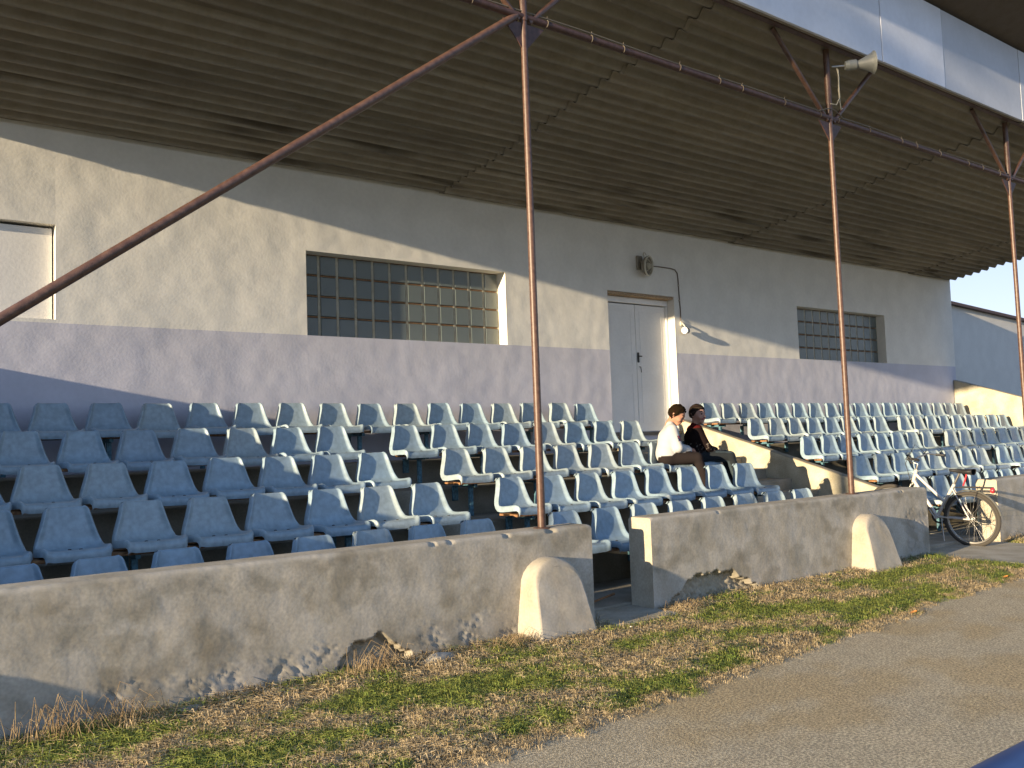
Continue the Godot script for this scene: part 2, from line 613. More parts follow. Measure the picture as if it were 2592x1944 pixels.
# ---------------------------------------------------------------- terraces
func terrace() -> void:
	var t := thing("terrace", "stepped dark concrete terrace under the rows of blue seats", "terrace", Vector3(0, 0, 0))
	for blk in [[X_L + 0.12, 9.14], [11.26, X_R - 0.16]]:
		for k in range(1, 6):
			var y: float = tread(k)
			var zb: float = row_z(k) - 0.11 if k < 5 else 0.0
			var zf: float = row_z(k - 1) - 0.11 if k > 1 else 4.60
			var b := MB.new()
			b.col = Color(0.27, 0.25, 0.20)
			var hh := 0.5 if k > 1 else 0.3
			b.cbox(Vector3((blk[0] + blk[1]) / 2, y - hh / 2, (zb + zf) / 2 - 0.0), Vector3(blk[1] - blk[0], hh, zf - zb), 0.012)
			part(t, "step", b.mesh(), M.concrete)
	# stairs in the aisle
	var st := thing("staircase", "worn concrete steps leading down from the white door", "stairs", Vector3(10.2, 0, 0))
	var lv := []
	var z := 0.35
	var y := 1.335
	var zf := 0.0
	while y > 0.08:
		var b := MB.new()
		b.col = Color(0.32, 0.29, 0.23)
		var z1 := z
		b.cbox(Vector3(0, y - 0.25, (zf + z1) / 2), Vector3(2.085, 0.5, z1 - zf), 0.012)
		part(st, "step", b.mesh(), M.concrete)
		zf = z1
		z += 0.4307
		y -= 0.1457
	var b := MB.new()
	b.col = Color(0.32, 0.29, 0.23)
	b.cbox(Vector3(0, 0.066 - 0.15, (zf + 4.60) / 2), Vector3(2.085, 0.3, 4.60 - zf), 0.012)
	part(st, "landing", b.mesh(), M.concrete)

# ---------------------------------------------------------------- canopy
func roof_y(z: float) -> float: return ROOF_Y0 + ROOF_S * z

func canopy() -> void:
	var t := thing("canopy_roof", "corrugated cement sheet roof with a pale fascia over the stand", "roof", Vector3(X_L, ROOF_Y0, 0))
	var o := Vector3(X_L, ROOF_Y0, 0)
	var ln := sqrt(1.0 + ROOF_S * ROOF_S)
	var dirz := Vector3(0, ROOF_S, 1) / ln
	var nor := Vector3(0, 1, -ROOF_S) / ln
	var xb := [X_L, 6.62, 12.58, 18.5, X_R]
	var pitch := 0.177
	var total := 4.96 * ln
	for cx in 4:
		for rz in 6:
			var u0: float = rz * pitch * 5.0 - 0.05
			var u1: float = min(u0 + pitch * 5.0 + 0.06, total)
			var jit := 0.03 * sin(cx * 5.1 + rz * 2.3)
			var x0: float = xb[cx] + (jit if cx > 0 else 0.0)
			var x1: float = xb[cx + 1] + (0.40 + 0.03 * sin((cx + 1) * 5.1 + rz * 2.3) if cx < 3 else 0.03 * sin(rz * 3.7))
			var lift: float = 0.060 - 0.019 * cx + 0.006 * (rz % 2)
			var b := MB.new()
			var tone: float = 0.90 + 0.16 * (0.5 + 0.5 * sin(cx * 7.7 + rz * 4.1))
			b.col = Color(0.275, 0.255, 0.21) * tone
			var nu := int((u1 - u0) / pitch * 10.0)
			var lo := []
			var hi := []
			var lcol := []
			for kx in 17:
				var x := lerpf(x0, x1, kx / 16.0)
				var a := PackedVector3Array()
				var h := PackedVector3Array()
				var sc := PackedColorArray()
				for ku in nu + 1:
					var u := lerpf(u0, u1, float(ku) / nu)
					var w := 0.033 * sin(TAU * u / pitch) + 0.003 * nA.get_noise_2d(x * 0.7, u * 0.9)
					var p := Vector3(x, ROOF_Y0, 0) + dirz * u + nor * (w + 0.033 + lift) - o
					a.append(p)
					h.append(p + nor * 0.007)
					# uneven tone along the ribs, dark streaks growing stronger towards the back wall
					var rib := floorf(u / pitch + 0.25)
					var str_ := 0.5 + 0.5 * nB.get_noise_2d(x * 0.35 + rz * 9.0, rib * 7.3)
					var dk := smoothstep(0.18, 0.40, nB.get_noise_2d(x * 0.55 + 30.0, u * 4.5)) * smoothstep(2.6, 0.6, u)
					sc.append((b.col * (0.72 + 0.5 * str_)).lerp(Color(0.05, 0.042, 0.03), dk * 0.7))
				lcol.append(sc)
				lo.append(a)
				hi.append(h)
			b.grid(lo, lcol, true)
			b.grid(hi, [], false)
			for e in [0, 16]:
				var strip := [lo[e], hi[e]]
				b.grid(strip, [], e == 16)
			part(t, "corrugated_sheet", b.mesh(), M.sheet)
	# unseen board added at the left end to flatten the roof shadow's waves
	var bg := MB.new()
	var bpoly := PackedVector2Array([Vector2(0.0, ROOF_Y0 + 0.078), Vector2(4.92, roof_y(4.92) + 0.078), Vector2(4.92, roof_y(4.92) + 0.13), Vector2(0.0, ROOF_Y0 + 0.13)])
	bg.ext(bpoly, -(X_L - 0.002), -(X_L - 0.05), Transform3D(Basis(Vector3(0, 0, 1), Vector3(0, 1, 0), Vector3(-1, 0, 0)), -o))
	part(t, "shadow_edge_board", bg.mesh(), M.wood)
	# edge beam behind the fascia
	var b := MB.new()
	b.cbox(Vector3((X_L + X_R) / 2, 5.42, 4.80) - o, Vector3(X_R - X_L, 0.06, 0.07), 0.006)
	part(t, "edge_beam", b.mesh(), M.rustdark)
	# fascia panels
	var px := [X_L, 3.1, 6.1, 9.07, 10.42, 12.42, 14.4, 16.4, 18.3, X_R]
	for k in px.size() - 1:
		var f := MB.new()
		var tone := [0.66, 0.66, 0.66, 0.70, 0.52, 0.56, 0.58, 0.56, 0.55][k] as float
		f.col = Color(tone * 0.88, tone * 0.94, tone * 1.06)
		f.cbox(Vector3((px[k] + px[k + 1]) / 2, 5.825, 4.945 + 0.004 * (k % 2)) - o, Vector3(px[k + 1] - px[k] - 0.012, 0.95, 0.03), 0.003)
		part(t, "fascia_panel", f.mesh(), M.fascia)
	var ba := MB.new()
	ba.col = Color(0.3, 0.3, 0.3)
	ba.cbox(Vector3((X_L + X_R) / 2, 5.83, 4.915) - o, Vector3(X_R - X_L - 0.04, 0.92, 0.02))
	part(t, "fascia_backing", ba.mesh(), M.fascia)
	# projecting eave above the fascia
	var ev := MB.new()
	var poly := PackedVector2Array([Vector2(4.70, 6.315), Vector2(5.53, 6.50), Vector2(5.53, 6.55), Vector2(4.70, 6.365)])
	var xf := Transform3D(Basis(Vector3(0, 0, 1), Vector3(0, 1, 0), Vector3(-1, 0, 0)), -o)
	ev.ext(poly, -(X_R + 0.1), -(X_L - 0.1), xf)
	part(t, "eave_board", ev.mesh(), M.soffit)

# ---------------------------------------------------------------- steel frame
func steel_frame() -> void:
	var zp := 4.74
	var names := ["rusty steel pipe post standing on the nearest long parapet", "rusty pipe post carrying the horn loudspeaker", "rusty pipe post at the right edge of the picture"]
	var px := [4.282, 8.35, 12.418]
	for k in 3:
		var x: float = px[k]
		var t := thing("steel_post", names[k], "post", Vector3(x, 0.0, zp), 0.0, "rusty posts along the parapet")
		var b := MB.new()
		b.tube([Vector3(0, 0.6, 0), Vector3(0, 2.4, 0), Vector3(0, 4.62, 0)], 0.030, 14, 0.026)
		part(t, "pole", b.mesh(), M.rust)
		for d in [-0.84, 0.0, 0.84]:
			b = MB.new()
			b.tube([Vector3(d * 0.06, 4.62, 0), Vector3(d * 1.08, 5.385, 0.0)], 0.024 if d != 0.0 else 0.032, 10)
			part(t, "strut", b.mesh(), M.rust)
		for sg in [-1.0, 1.0]:
			b = MB.new()
			var poly := PackedVector2Array([Vector2(0.02, 4.40), Vector2(0.20, 4.60), Vector2(0.02, 4.60)])
			if sg < 0: poly = PackedVector2Array([Vector2(-0.02, 4.60), Vector2(-0.20, 4.60), Vector2(-0.02, 4.40)])
			b.ext(poly, -0.006, 0.006)
			part(t, "gusset_plate", b.mesh(), M.rustdark)
		b = MB.new()
		b.lathe(Vector3(0, 0.758, 0), Vector3.UP, [Vector2(0.0, 0.012), Vector2(0.06, 0.010), Vector2(0.075, 0.0)], 14)
		part(t, "foot_collar", b.mesh(), M.rust)
	M.tie = mat(lin(0.13, 0.11, 0.085), 0.8)
	# long pipe joining the posts
	var y := 4.655
	var t := thing("tie_pipe", "long dark red pipe running along the tops of the posts", "pipe", Vector3(X_L, y, zp))
	var b := MB.new()
	b.tube([Vector3(0.2, 0, 0), Vector3(9, -0.004, 0), Vector3(X_R - X_L, 0, 0)], 0.029, 12)
	part(t, "pipe", b.mesh(), M.rustdark)
	for k in 26:
		var x := 3.2 + k * 0.52 + 0.12 * sin(k * 4.3)
		b = MB.new()
		b.torus(Vector3(x, 0, 0), Vector3(1, 0.15 * sin(k * 2.2), 0.2 * sin(k * 3.1)), 0.032, 0.0035, 14, 5)
		b.tube([Vector3(x, 0.032, 0.01), Vector3(x + 0.006, 0.058, 0.016)], 0.004, 4)
		part(t, "wire_tie", b.mesh(), M.tie)
	b = MB.new()
	var pts := []
	for k in 160:
		var x := 2.6 + k * 0.085
		var d: float = min(abs(x + X_L - 8.35), 1.0)
		if d < 0.16: pts.append(Vector3(x, 0.05 + 0.05 * (1.0 - d / 0.16), 0.03))
		else: pts.append(Vector3(x, 0.036 + 0.004 * sin(x * 3.0), 0.010 + 0.006 * sin(x * 1.7)))
	b.tube(pts, 0.006, 5)
	part(t, "cable", b.mesh(), M.tie)
	# diagonal stay
	t = thing("diagonal_stay", "thick rusty pipe slanting down to the left from the first post", "pipe", Vector3(-2.15, 0, zp))
	b = MB.new()
	b.tube([Vector3(0, -0.1, 0), Vector3(2.902, 2.117, 0), Vector3(6.36, 4.645, 0)], 0.030, 14)
	part(t, "pipe", b.mesh(), M.rust)
	# horn loudspeaker
	var h := thing("horn_loudspeaker", "grey metal horn loudspeaker fixed to the second post below the fascia", "loudspeaker", Vector3(8.43, 5.20, 4.80))
	var ax := Vector3(0.72, 0.05, 0.69).normalized()
	M.horn = mat(lin(0.19, 0.20, 0.19), 0.5)
	h.scale = Vector3.ONE * 0.84
	b = MB.new()
	b.lathe(ax * 0.27, ax, [Vector2(0.035, -0.02), Vector2(0.055, 0.02), Vector2(0.085, 0.09), Vector2(0.115, 0.15), Vector2(0.14, 0.18), Vector2(0.142, 0.186), Vector2(0.132, 0.182), Vector2(0.105, 0.14), Vector2(0.07, 0.08), Vector2(0.04, 0.03), Vector2(0.0, 0.025)], 24)
	part(h, "horn", b.mesh(), M.horn)
	b = MB.new()
	b.lathe(ax * 0.27, ax, [Vector2(0.0, -0.17), Vector2(0.05, -0.165), Vector2(0.062, -0.12), Vector2(0.062, -0.03), Vector2(0.045, -0.015)], 18)
	part(h, "driver", b.mesh(), M.horn)
	b = MB.new()
	b.lathe(ax * 0.30, ax, [Vector2(0.0, 0.16), Vector2(0.02, 0.15), Vector2(0.032, 0.11), Vector2(0.02, 0.02)], 14)
	part(h, "phase_plug", b.mesh(), M.horn)
	b = MB.new()
	b.tube([Vector3(-0.05, 0.0, -0.03), ax * 0.14], 0.012, 8)
	part(h, "bracket", b.mesh(), M.steel)
	b = MB.new()
	b.tube([Vector3(-0.02, -0.03, 0.02), Vector3(0.0, -0.14, 0.03), Vector3(-0.01, -0.3, 0.02), Vector3(0.0, -0.45, 0.02), Vector3(0.05, -0.53, 0.0), Vector3(0.12, -0.50, -0.02)], 0.008, 6)
	b.tube([Vector3(-0.01, -0.05, 0.03), Vector3(-0.03, -0.2, 0.04), Vector3(-0.01, -0.4, 0.03), Vector3(-0.06, -0.5, 0.01), Vector3(-0.14, -0.49, -0.02)], 0.007, 6)
	part(h, "cable", b.mesh(), M.mortar)

# ---------------------------------------------------------------- parapets
func parapet(label: String, x0: float, x1: float, zf: float, th: float, h: float, holes: Array, blown: Array, sd: float, group: String) -> void:
	var t := thing("parapet_wall", label, "wall", Vector3(x0, 0, zf), 0.0, group)
	var prof := []      # (y, z, kind)
	var yy := -0.12
	while yy < h - 0.03:
		prof.append([yy, 0.0, 0]); yy += 0.018
	prof.append([h - 0.022, 0.0, 1]); prof.append([h - 0.007, -0.006, 1]); prof.append([h, -0.024, 1])
	for k in range(1, 5): prof.append([h, -0.024 - (th - 0.048) * k / 5.0, 2])
	prof.append([h, -th + 0.024, 2]); prof.append([h - 0.007, -th + 0.006, 2]); prof.append([h - 0.022, -th, 2])
	prof.append([h * 0.5, -th, 3]); prof.append([-0.12, -th, 3])
	var nx := int((x1 - x0) / 0.018)
	var rows := []
	var cols := []
	for kx in nx + 1:
		var x := lerpf(0.0, x1 - x0, float(kx) / nx)
		var wx := x + x0
		var r := PackedVector3Array()
		var cc := PackedColorArray()
		for p in prof:
			var y: float = p[0]
			var z: float = p[1]
			var base := Color(0.44, 0.41, 0.35)
			var dy := 0.0
			if p[2] == 0 or p[2] == 1:
				var d := 0.0035 * nA.get_noise_2d(wx * 1.2 + sd, y * 1.5) + 0.0018 * nB.get_noise_2d(wx * 5.0, y * 4.0 + sd)
				# blown render near the foot of the wall
				var band := 0.0
				for bl in blown:
					var edge_y: float = bl[2] + 0.06 * nB.get_noise_2d(wx * 2.2, 9.0)
					band = maxf(band, smoothstep(0.0, 0.16, edge_y - y) * smoothstep(bl[1], bl[1] * 0.7, absf(wx - bl[0])))
				var pit := (maxf(0.0, nB.get_noise_2d(wx * 15.0 + sd, y * 11.0) - 0.02) + 0.8 * maxf(0.0, nC.get_noise_2d(wx * 38.0, y * 30.0 + sd) - 0.05)) * band * smoothstep(-0.25, 0.2, nA.get_noise_2d(wx * 2.7, y * 4.0 + 3.0))
				d -= 0.017 * pit
				base = base.lerp(Color(0.36, 0.34, 0.31), band * 0.6)
				# lichen and damp stains with outlines of their own
				var st := smoothstep(0.10, 0.24, nB.get_noise_2d(wx * 1.15 + sd * 1.7, y * 1.9 + 11.0)) * smoothstep(-0.3, 0.3, nC.get_noise_2d(wx * 4.1, y * 4.1 + sd) + 0.1)
				base = base.lerp(Color(0.19, 0.16, 0.105), st * 0.38)
				var st2 := smoothstep(0.22, 0.42, nB.get_noise_2d(wx * 1.5 + 80.0 + sd, y * 2.4))
				base = base.lerp(Color(0.19, 0.17, 0.125), st2 * 0.35)
				for ho in holes:
					# ho: cx, top, half width at the ground
					var q: float = absf(wx - ho[0] + 0.05 * nB.get_noise_2d(wx * 6.0, y * 6.0)) / ho[2]
					var edge: float = ho[1] * (1.0 - pow(q, 2.2)) + 0.03 * nC.get_noise_2d(wx * 9.0, 4.0)
					if y < edge:
						var e := smoothstep(0.0, 0.012, edge - y)
						d -= e * (0.066 + 0.020 * nB.get_noise_2d(wx * 16.0, y * 16.0) + 0.012 * nC.get_noise_2d(wx * 30.0, y * 30.0))
						base = base.lerp(Color(0.38, 0.345, 0.275) * (0.8 + 0.5 * (0.5 + 0.5 * nC.get_noise_2d(wx * 25.0, y * 25.0))), e)
				if p[2] == 1:
					var chip := maxf(0.0, nB.get_noise_2d(wx * 5.0 + sd, 50.0) - 0.44)
					d -= 0.10 * chip
					dy -= 0.02 * chip + 0.002 * absf(nC.get_noise_2d(wx * 12.0, 8.0))
				z += d
			else:
				dy += 0.002 * nB.get_noise_2d(wx * 2.0 + z * 3.0, sd)
				base = Color(0.42, 0.375, 0.295) * (0.95 + 0.08 * nC.get_noise_2d(wx * 3.0, z * 9.0))
			if kx == 0 or kx == nx:
				dy -= 0.006 if p[2] != 0 else 0.0
			r.append(Vector3(x, y + dy, z))
			cc.append(base)
		rows.append(r)
		cols.append(cc)
	var b := MB.new()
	b.grid(rows, cols, false)
	# end faces
	for e in [0, nx]:
		var ring: PackedVector3Array = rows[e]
		b.col = Color(0.44, 0.40, 0.32)
		var nn := Vector3(-1, 0, 0) if e == 0 else Vector3(1, 0, 0)
		var ctr := Vector3(ring[0].x, h * 0.5, -th * 0.5)
		var o := b.vert(ctr, nn)
		for p in ring: b.vert(p, nn)
		for k in ring.size():
			var a := o + 1 + k
			var d := o + 1 + (k + 1) % ring.size()
			if e == 0: b.i.append_array(PackedInt32Array([o, a, d]))
			else: b.i.append_array(PackedInt32Array([o, d, a]))
	part(t, "rendered_wall", b.mesh(), M.concrete)

func buttress(label: String, cx: float, w0: float, w1: float, h: float) -> void:
	# a rounded block that leans on the parapet, deeper at its foot
	var t := thing("buttress", label, "buttress", Vector3(cx, 0, Z_PAR), 0.0, "rounded buttresses against the parapet")
	var b := MB.new()
	var rows := []
	var cols := []
	var outline := []
	# outline of the front, from bottom left over the round top to bottom right
	for k in 9: outline.append(Vector2(-lerpf(w0, w1, k / 8.0), lerpf(-0.1, h - w1 * 0.85, k / 8.0)))
	for k in range(1, 12):
		var a := PI - PI * k / 12.0
		outline.append(Vector2(cos(a) * w1, h - w1 * 0.85 + sin(a) * w1 * 0.85))
	for k in 9: outline.append(Vector2(lerpf(w1, w0, k / 8.0), lerpf(h - w1 * 0.85, -0.1, k / 8.0)))
	var dep := func(y: float) -> float: return lerpf(0.27, 0.12, clampf(y / h, 0.0, 1.0))
	var at := func(p: Vector2, s0: float, s1: float) -> Vector3:
		var q := Vector2(p.x * s1, lerpf(-0.1, p.y, s1))
		var z: float = dep.call(q.y) * s0 - (0.01 if s0 == 0.0 else 0.0)
		var nn := 0.003 * nB.get_noise_3d(q.x * 6.0 + cx, q.y * 6.0, z * 6.0) + 0.005 * nA.get_noise_3d(q.x * 2.5 + cx, q.y * 2.5, z * 3.0)
		return Vector3(q.x * (1.0 + nn * 2.0), q.y, z + nn)
	var tint := func(p: Vector3) -> Color: return Color(0.42, 0.385, 0.325) * (1.0 + 0.12 * nB.get_noise_3d(p.x * 5.0 + cx, p.y * 5.0, p.z * 5.0))
	# the rim from the wall round the rounded front edge, then the front face row by row
	for s in [[0.0, 1.0], [0.3, 1.0], [0.6, 1.0], [0.84, 0.997], [0.94, 0.98], [0.985, 0.955], [1.0, 0.915]]:
		var r := PackedVector3Array()
		var cc := PackedColorArray()
		for p in outline:
			var w: Vector3 = at.call(p, s[0], s[1])
			r.append(w)
			cc.append(tint.call(w))
		rows.append(r)
		cols.append(cc)
	b.grid(rows, cols, true)
	rows = []
	cols = []
	var m: int = outline.size()
	for k in (m + 1) / 2:
		var r := PackedVector3Array()
		var cc := PackedColorArray()
		for e in 15:
			var p: Vector2 = outline[k].lerp(outline[m - 1 - k], e / 14.0)
			var w: Vector3 = at.call(p, 1.0, 0.915)
			r.append(w)
			cc.append(tint.call(w))
		rows.append(r)
		cols.append(cc)
	b.grid(rows, cols, false)
	part(t, "rendered_block", b.mesh(), M.concrete)

func parapets() -> void:
	var g := "low concrete parapets in front of the seats"
	parapet("long stained concrete parapet nearest the camera with a broken patch at its foot", -0.9, 4.67, Z_PAR, 0.25, 0.762, [[2.80, 0.21, 0.29]], [[1.75, 0.95, 0.27], [3.62, 0.55, 0.30]], 0.0, g)
	parapet("concrete parapet between the two openings with a large chipped patch", 5.31, 9.60, Z_PAR, 0.25, 0.762, [[6.05, 0.25, 0.62]], [[9.35, 0.25, 0.60]], 31.0, g)
	parapet("concrete parapet at the right edge behind the bicycle wheel", 11.24, 20.2, Z_PAR, 0.25, 0.762, [], [], 67.0, g)
	buttress("rounded concrete buttress beside the narrow opening at the nearest post", 4.20, 0.285, 0.225, 0.57)
	buttress("slim rounded concrete buttress below the loudspeaker post", 8.34, 0.275, 0.205, 0.57)
	buttress("rounded concrete buttress at the left end of the stand", -0.36, 0.28, 0.20, 0.55)

# ---------------------------------------------------------------- sloping side walls
func sloped_wall(called: String, label: String, x0: float, x1: float, pts: Array, colr: Color) -> void:
	var t := thing(called, label, "wall", Vector3(x0, 0, 0))
	# side faces gridded and bumpy, top edge rounded
	var b := MB.new()
	var w := x1 - x0
	var nz := 90
	var rows := []
	var cols := []
	var za: float = pts[0].x
	var zb: float = pts[pts.size() - 1].x
	for k in nz + 1:
		var z := lerpf(za, zb, float(k) / nz)
		var y := 0.0
		for q in pts.size() - 1:
			if z >= pts[q].x - 1e-4 and z <= pts[q + 1].x + 1e-4:
				y = lerpf(pts[q].y, pts[q + 1].y, (z - pts[q].x) / (pts[q + 1].x - pts[q].x))
		y += 0.004 * nB.get_noise_2d(z * 3.0, x0)
		var r := PackedVector3Array()
		var cc := PackedColorArray()
		for j in 15:
			var yy := lerpf(-0.1, y - 0.02, j / 14.0)
			r.append(Vector3(0.003 * nA.get_noise_2d(z * 1.7, yy * 1.7 + x0) + 0.001 * nB.get_noise_2d(z * 6.0, yy * 6.0), yy, z))
			cc.append(colr * (0.95 + 0.08 * nB.get_noise_2d(z * 2.0, yy * 2.0 + x0)))
		for e in [[0.005, -0.005], [0.02, 0.0], [w - 0.02, 0.0], [w - 0.005, -0.005]]:
			r.append(Vector3(e[0], y + e[1], z))
			cc.append(Color(0.30, 0.27, 0.21))
		for j in 3:
			r.append(Vector3(w, lerpf(y - 0.02, -0.1, j / 2.0), z))
			cc.append(colr * 0.9)
		rows.append(r)
		cols.append(cc)
	b.grid(rows, cols, true)
	var ring: PackedVector3Array = rows[nz]
	b.col = colr * 0.9
	var o := b.vert(Vector3(w / 2, 0.3, zb), Vector3(0, 0, 1))
	for p in ring: b.vert(p, Vector3(0, 0, 1))
	for k in ring.size() - 1: b.i.append_array(PackedInt32Array([o, o + 1 + k, o + 2 + k]))
	part(t, "rendered_wall", b.mesh(), M.concrete)

func side_walls() -> void:
	var cream := Color(0.56, 0.52, 0.40)
	sloped_wall("stair_wall", "cream sloping stair wall lit by the sun beside the two boys", 11.105, 11.245, [Vector2(0.012, 1.685), Vector2(3.55, 0.60)], cream)
	sloped_wall("end_wall", "low sunlit sloping end wall at the far right of the rows", X_R - 0.15, X_R + 0.05, [Vector2(0.012, 2.46), Vector2(4.6, 0.95)], cream)
	sloped_wall("end_wall", "low sloping end wall at the left end of the rows", X_L - 0.10, X_L + 0.10, [Vector2(0.012, 2.51), Vector2(4.6, 0.95)], cream)
	# rounded stub beside the foot of the door
	var t := thing("stair_stub", "short rounded concrete stub beside the foot of the white door", "stub", Vector3(9.36, 1.23, 0.55))
	var b := MB.new()
	b.col = Color(0.52, 0.47, 0.36)
	var poly := PackedVector2Array()
	for k in 13:
		var a := PI * k / 12.0
		poly.append(Vector2(cos(a) * 0.16, 0.12 + sin(a) * 0.14))
	poly.append(Vector2(-0.16, -0.25)); poly.append(Vector2(0.16, -0.25))
	b.ext(poly, -0.05, 0.05, Transform3D(Basis(Vector3.UP, PI / 2), Vector3.ZERO))
	part(t, "rendered_block", b.mesh(), M.concrete)

func neighbour() -> void:
	var t := thing("annex_building", "plain pale annex with a dark roof edge beyond the end of the stand", "building", Vector3(20.6, 0, -1.2))
	var b := MB.new()
	b.col = Color(0.56, 0.55, 0.52)
	var rows := []
	for j in 12:
		var r := PackedVector3Array()
		for k in 60:
			r.append(Vector3(k * 0.25 - 0.2, lerpf(-0.1, 4.62 - k * 0.0125, j / 11.0), 0.006 * nA.get_noise_2d(k * 0.3, j * 0.4)))
		rows.append(r)
	b.grid(rows, [], false)
	b.quad(Vector3(-0.2, -0.1, 0), Vector3(-0.2, 4.62, 0), Vector3(-0.2, 4.62, -5), Vector3(-0.2, -0.1, -5))
	b.quad(Vector3(14.55, -0.1, 0), Vector3(14.55, -0.1, -5), Vector3(14.55, 3.88, -5), Vector3(14.55, 3.88, 0))
	b.quad(Vector3(14.55, -0.1, -5), Vector3(-0.2, -0.1, -5), Vector3(-0.2, 4.62, -5), Vector3(14.55, 3.88, -5))
	part(t, "wall", b.mesh(), M.plaster)
	b = MB.new()
	b.ext(PackedVector2Array([Vector2(-0.25, 4.60), Vector2(14.7, 3.85), Vector2(14.7, 3.92), Vector2(-0.25, 4.67)]), -5.1, 0.12)
	part(t, "roof", b.mesh(), M.rustdark)

# the tree beyond the left end whose shade falls on the fascia and the strut tops
func tree() -> void:
	var at := Vector3(-22, 0, 7.0)
	var t := thing("tree", "tall leafy tree beyond the left end of the stand", "tree", at)
	var rng := RandomNumberGenerator.new()
	rng.seed = 12
	M.bark = mat(lin(0.10, 0.075, 0.05), 0.9)
	M.leaf = mat(lin(0.06, 0.085, 0.025), 0.8)
	var b := MB.new()
	b.tube([Vector3(0, -0.2, 0), Vector3(0.05, 4, 0.04), Vector3(0, 8, 0), Vector3(0.1, 11, 0.1)], 0.24, 12, 0.06)
	for k in 12:
		var a := k * 2.4
		var y := 7.6 + k * 0.28
		b.tube([Vector3(0, y, 0), Vector3(cos(a) * 0.8, y + 0.7, sin(a) * 0.7), Vector3(cos(a) * 1.5, y + 1.5, sin(a) * 1.2)], 0.06, 6, 0.015)
	part(t, "trunk", b.mesh(), M.bark)
	b = MB.new()
	for k in 9000:
		var d := Vector3(rng.randfn(), rng.randfn(), rng.randfn()).normalized() * pow(rng.randf(), 0.33)
		var p := Vector3(d.x * 2.1, 10.7 + d.y * 2.2, 0.62 + d.z * 1.6)
		if nB.get_noise_3d(p.x * 0.8, p.y * 0.8, p.z * 0.8) < -0.22: continue
		var u := Vector3(rng.randfn(), rng.randfn(), rng.randfn()).normalized()
		var w := u.cross(Vector3(rng.randfn(), rng.randfn(), rng.randfn())).normalized()
		var s := rng.randf_range(0.05, 0.10)
		b.quad(p - u * s, p - w * s * 0.5, p + u * s, p + w * s * 0.5)
	part(t, "crown", b.mesh(), M.leaf)

# ---------------------------------------------------------------- seats
func seat_mesh() -> ArrayMesh:
	# spine of the shell from the top of the back, down and out over the pan: y, z, half width
	var sp := [[-0.028, -0.050, 0.128], [-0.004, -0.030, 0.128], [0.0, -0.010, 0.116], [-0.003, 0.0, 0.124], [-0.011, 0.004, 0.138], [-0.028, 0.008, 0.147], [-0.07, 0.015, 0.157], [-0.12, 0.023, 0.171], [-0.17, 0.031, 0.187], [-0.21, 0.038, 0.200], [-0.245, 0.049, 0.212], [-0.272, 0.068, 0.220], [-0.288, 0.098, 0.226], [-0.294, 0.14, 0.229], [-0.293, 0.19, 0.230], [-0.289, 0.25, 0.229], [-0.284, 0.31, 0.226], [-0.282, 0.345, 0.221], [-0.287, 0.372, 0.213], [-0.302, 0.388, 0.205], [-0.33, 0.392, 0.200], [-0.356, 0.386, 0.198]]
	var us := [-1.0, -0.995, -0.985, -0.965, -0.94, -0.90, -0.85, -0.79, -0.72, -0.4, 0.0, 0.4, 0.72, 0.79, 0.85, 0.90, 0.94, 0.965, 0.985, 0.995, 1.0]
	var rows := []
	var m := sp.size()
	for k in m:
		var a: Array = sp[max(k - 1, 0)]
		var e: Array = sp[min(k + 1, m - 1)]
		var tz := Vector2(e[1] - a[1], e[0] - a[0]).normalized()
		var nr := Vector3(0, tz.x, -tz.y)      # towards the sitter
		if k < 3: nr = Vector3(0, 0.1, 0.99).normalized()
		if k > 17: nr = Vector3(0, 0.93, 0.36).normalized()
		var back: float = clampf((float(k) - 2.0) / 4.0, 0.0, 1.0)
		var front: float = clampf((m - 1.0 - k) / 4.0, 0.0, 1.0)
		var rim: float = 0.030 * min(back, 0.35 + 0.65 * front)
		if k > 11: rim *= 0.75
		var r := PackedVector3Array()
		for j in us.size():
			var u: float = us[j]
			var w: float = sp[k][2]
			var au: float = absf(u)
			var off := 0.002 * au * au
			off += rim * smoothstep(0.74, 0.95, au) - 0.003 * smoothstep(0.95, 0.98, au)
			var x := u * w
			if au > 0.98:
				# the lip that turns back at the sides
				var q := (au - 0.98) / 0.02
				off -= q * 0.052 * min(back + 0.2, 0.4 + 0.6 * front)
				x = signf(u) * (w + 0.004 * q)
			r.append(Vector3(x, sp[k][0], sp[k][1]) + nr * off)
		rows.append(r)
	var b := MB.new()
	b.grid(rows, [], true)
	return b.mesh()

func ordinal(k: int) -> String:
	return ["first", "second", "third", "fourth", "fifth", "sixth", "seventh", "eighth", "ninth", "tenth", "eleventh", "twelfth", "thirteenth", "fourteenth", "fifteenth", "sixteenth", "seventeenth", "eighteenth"][k]

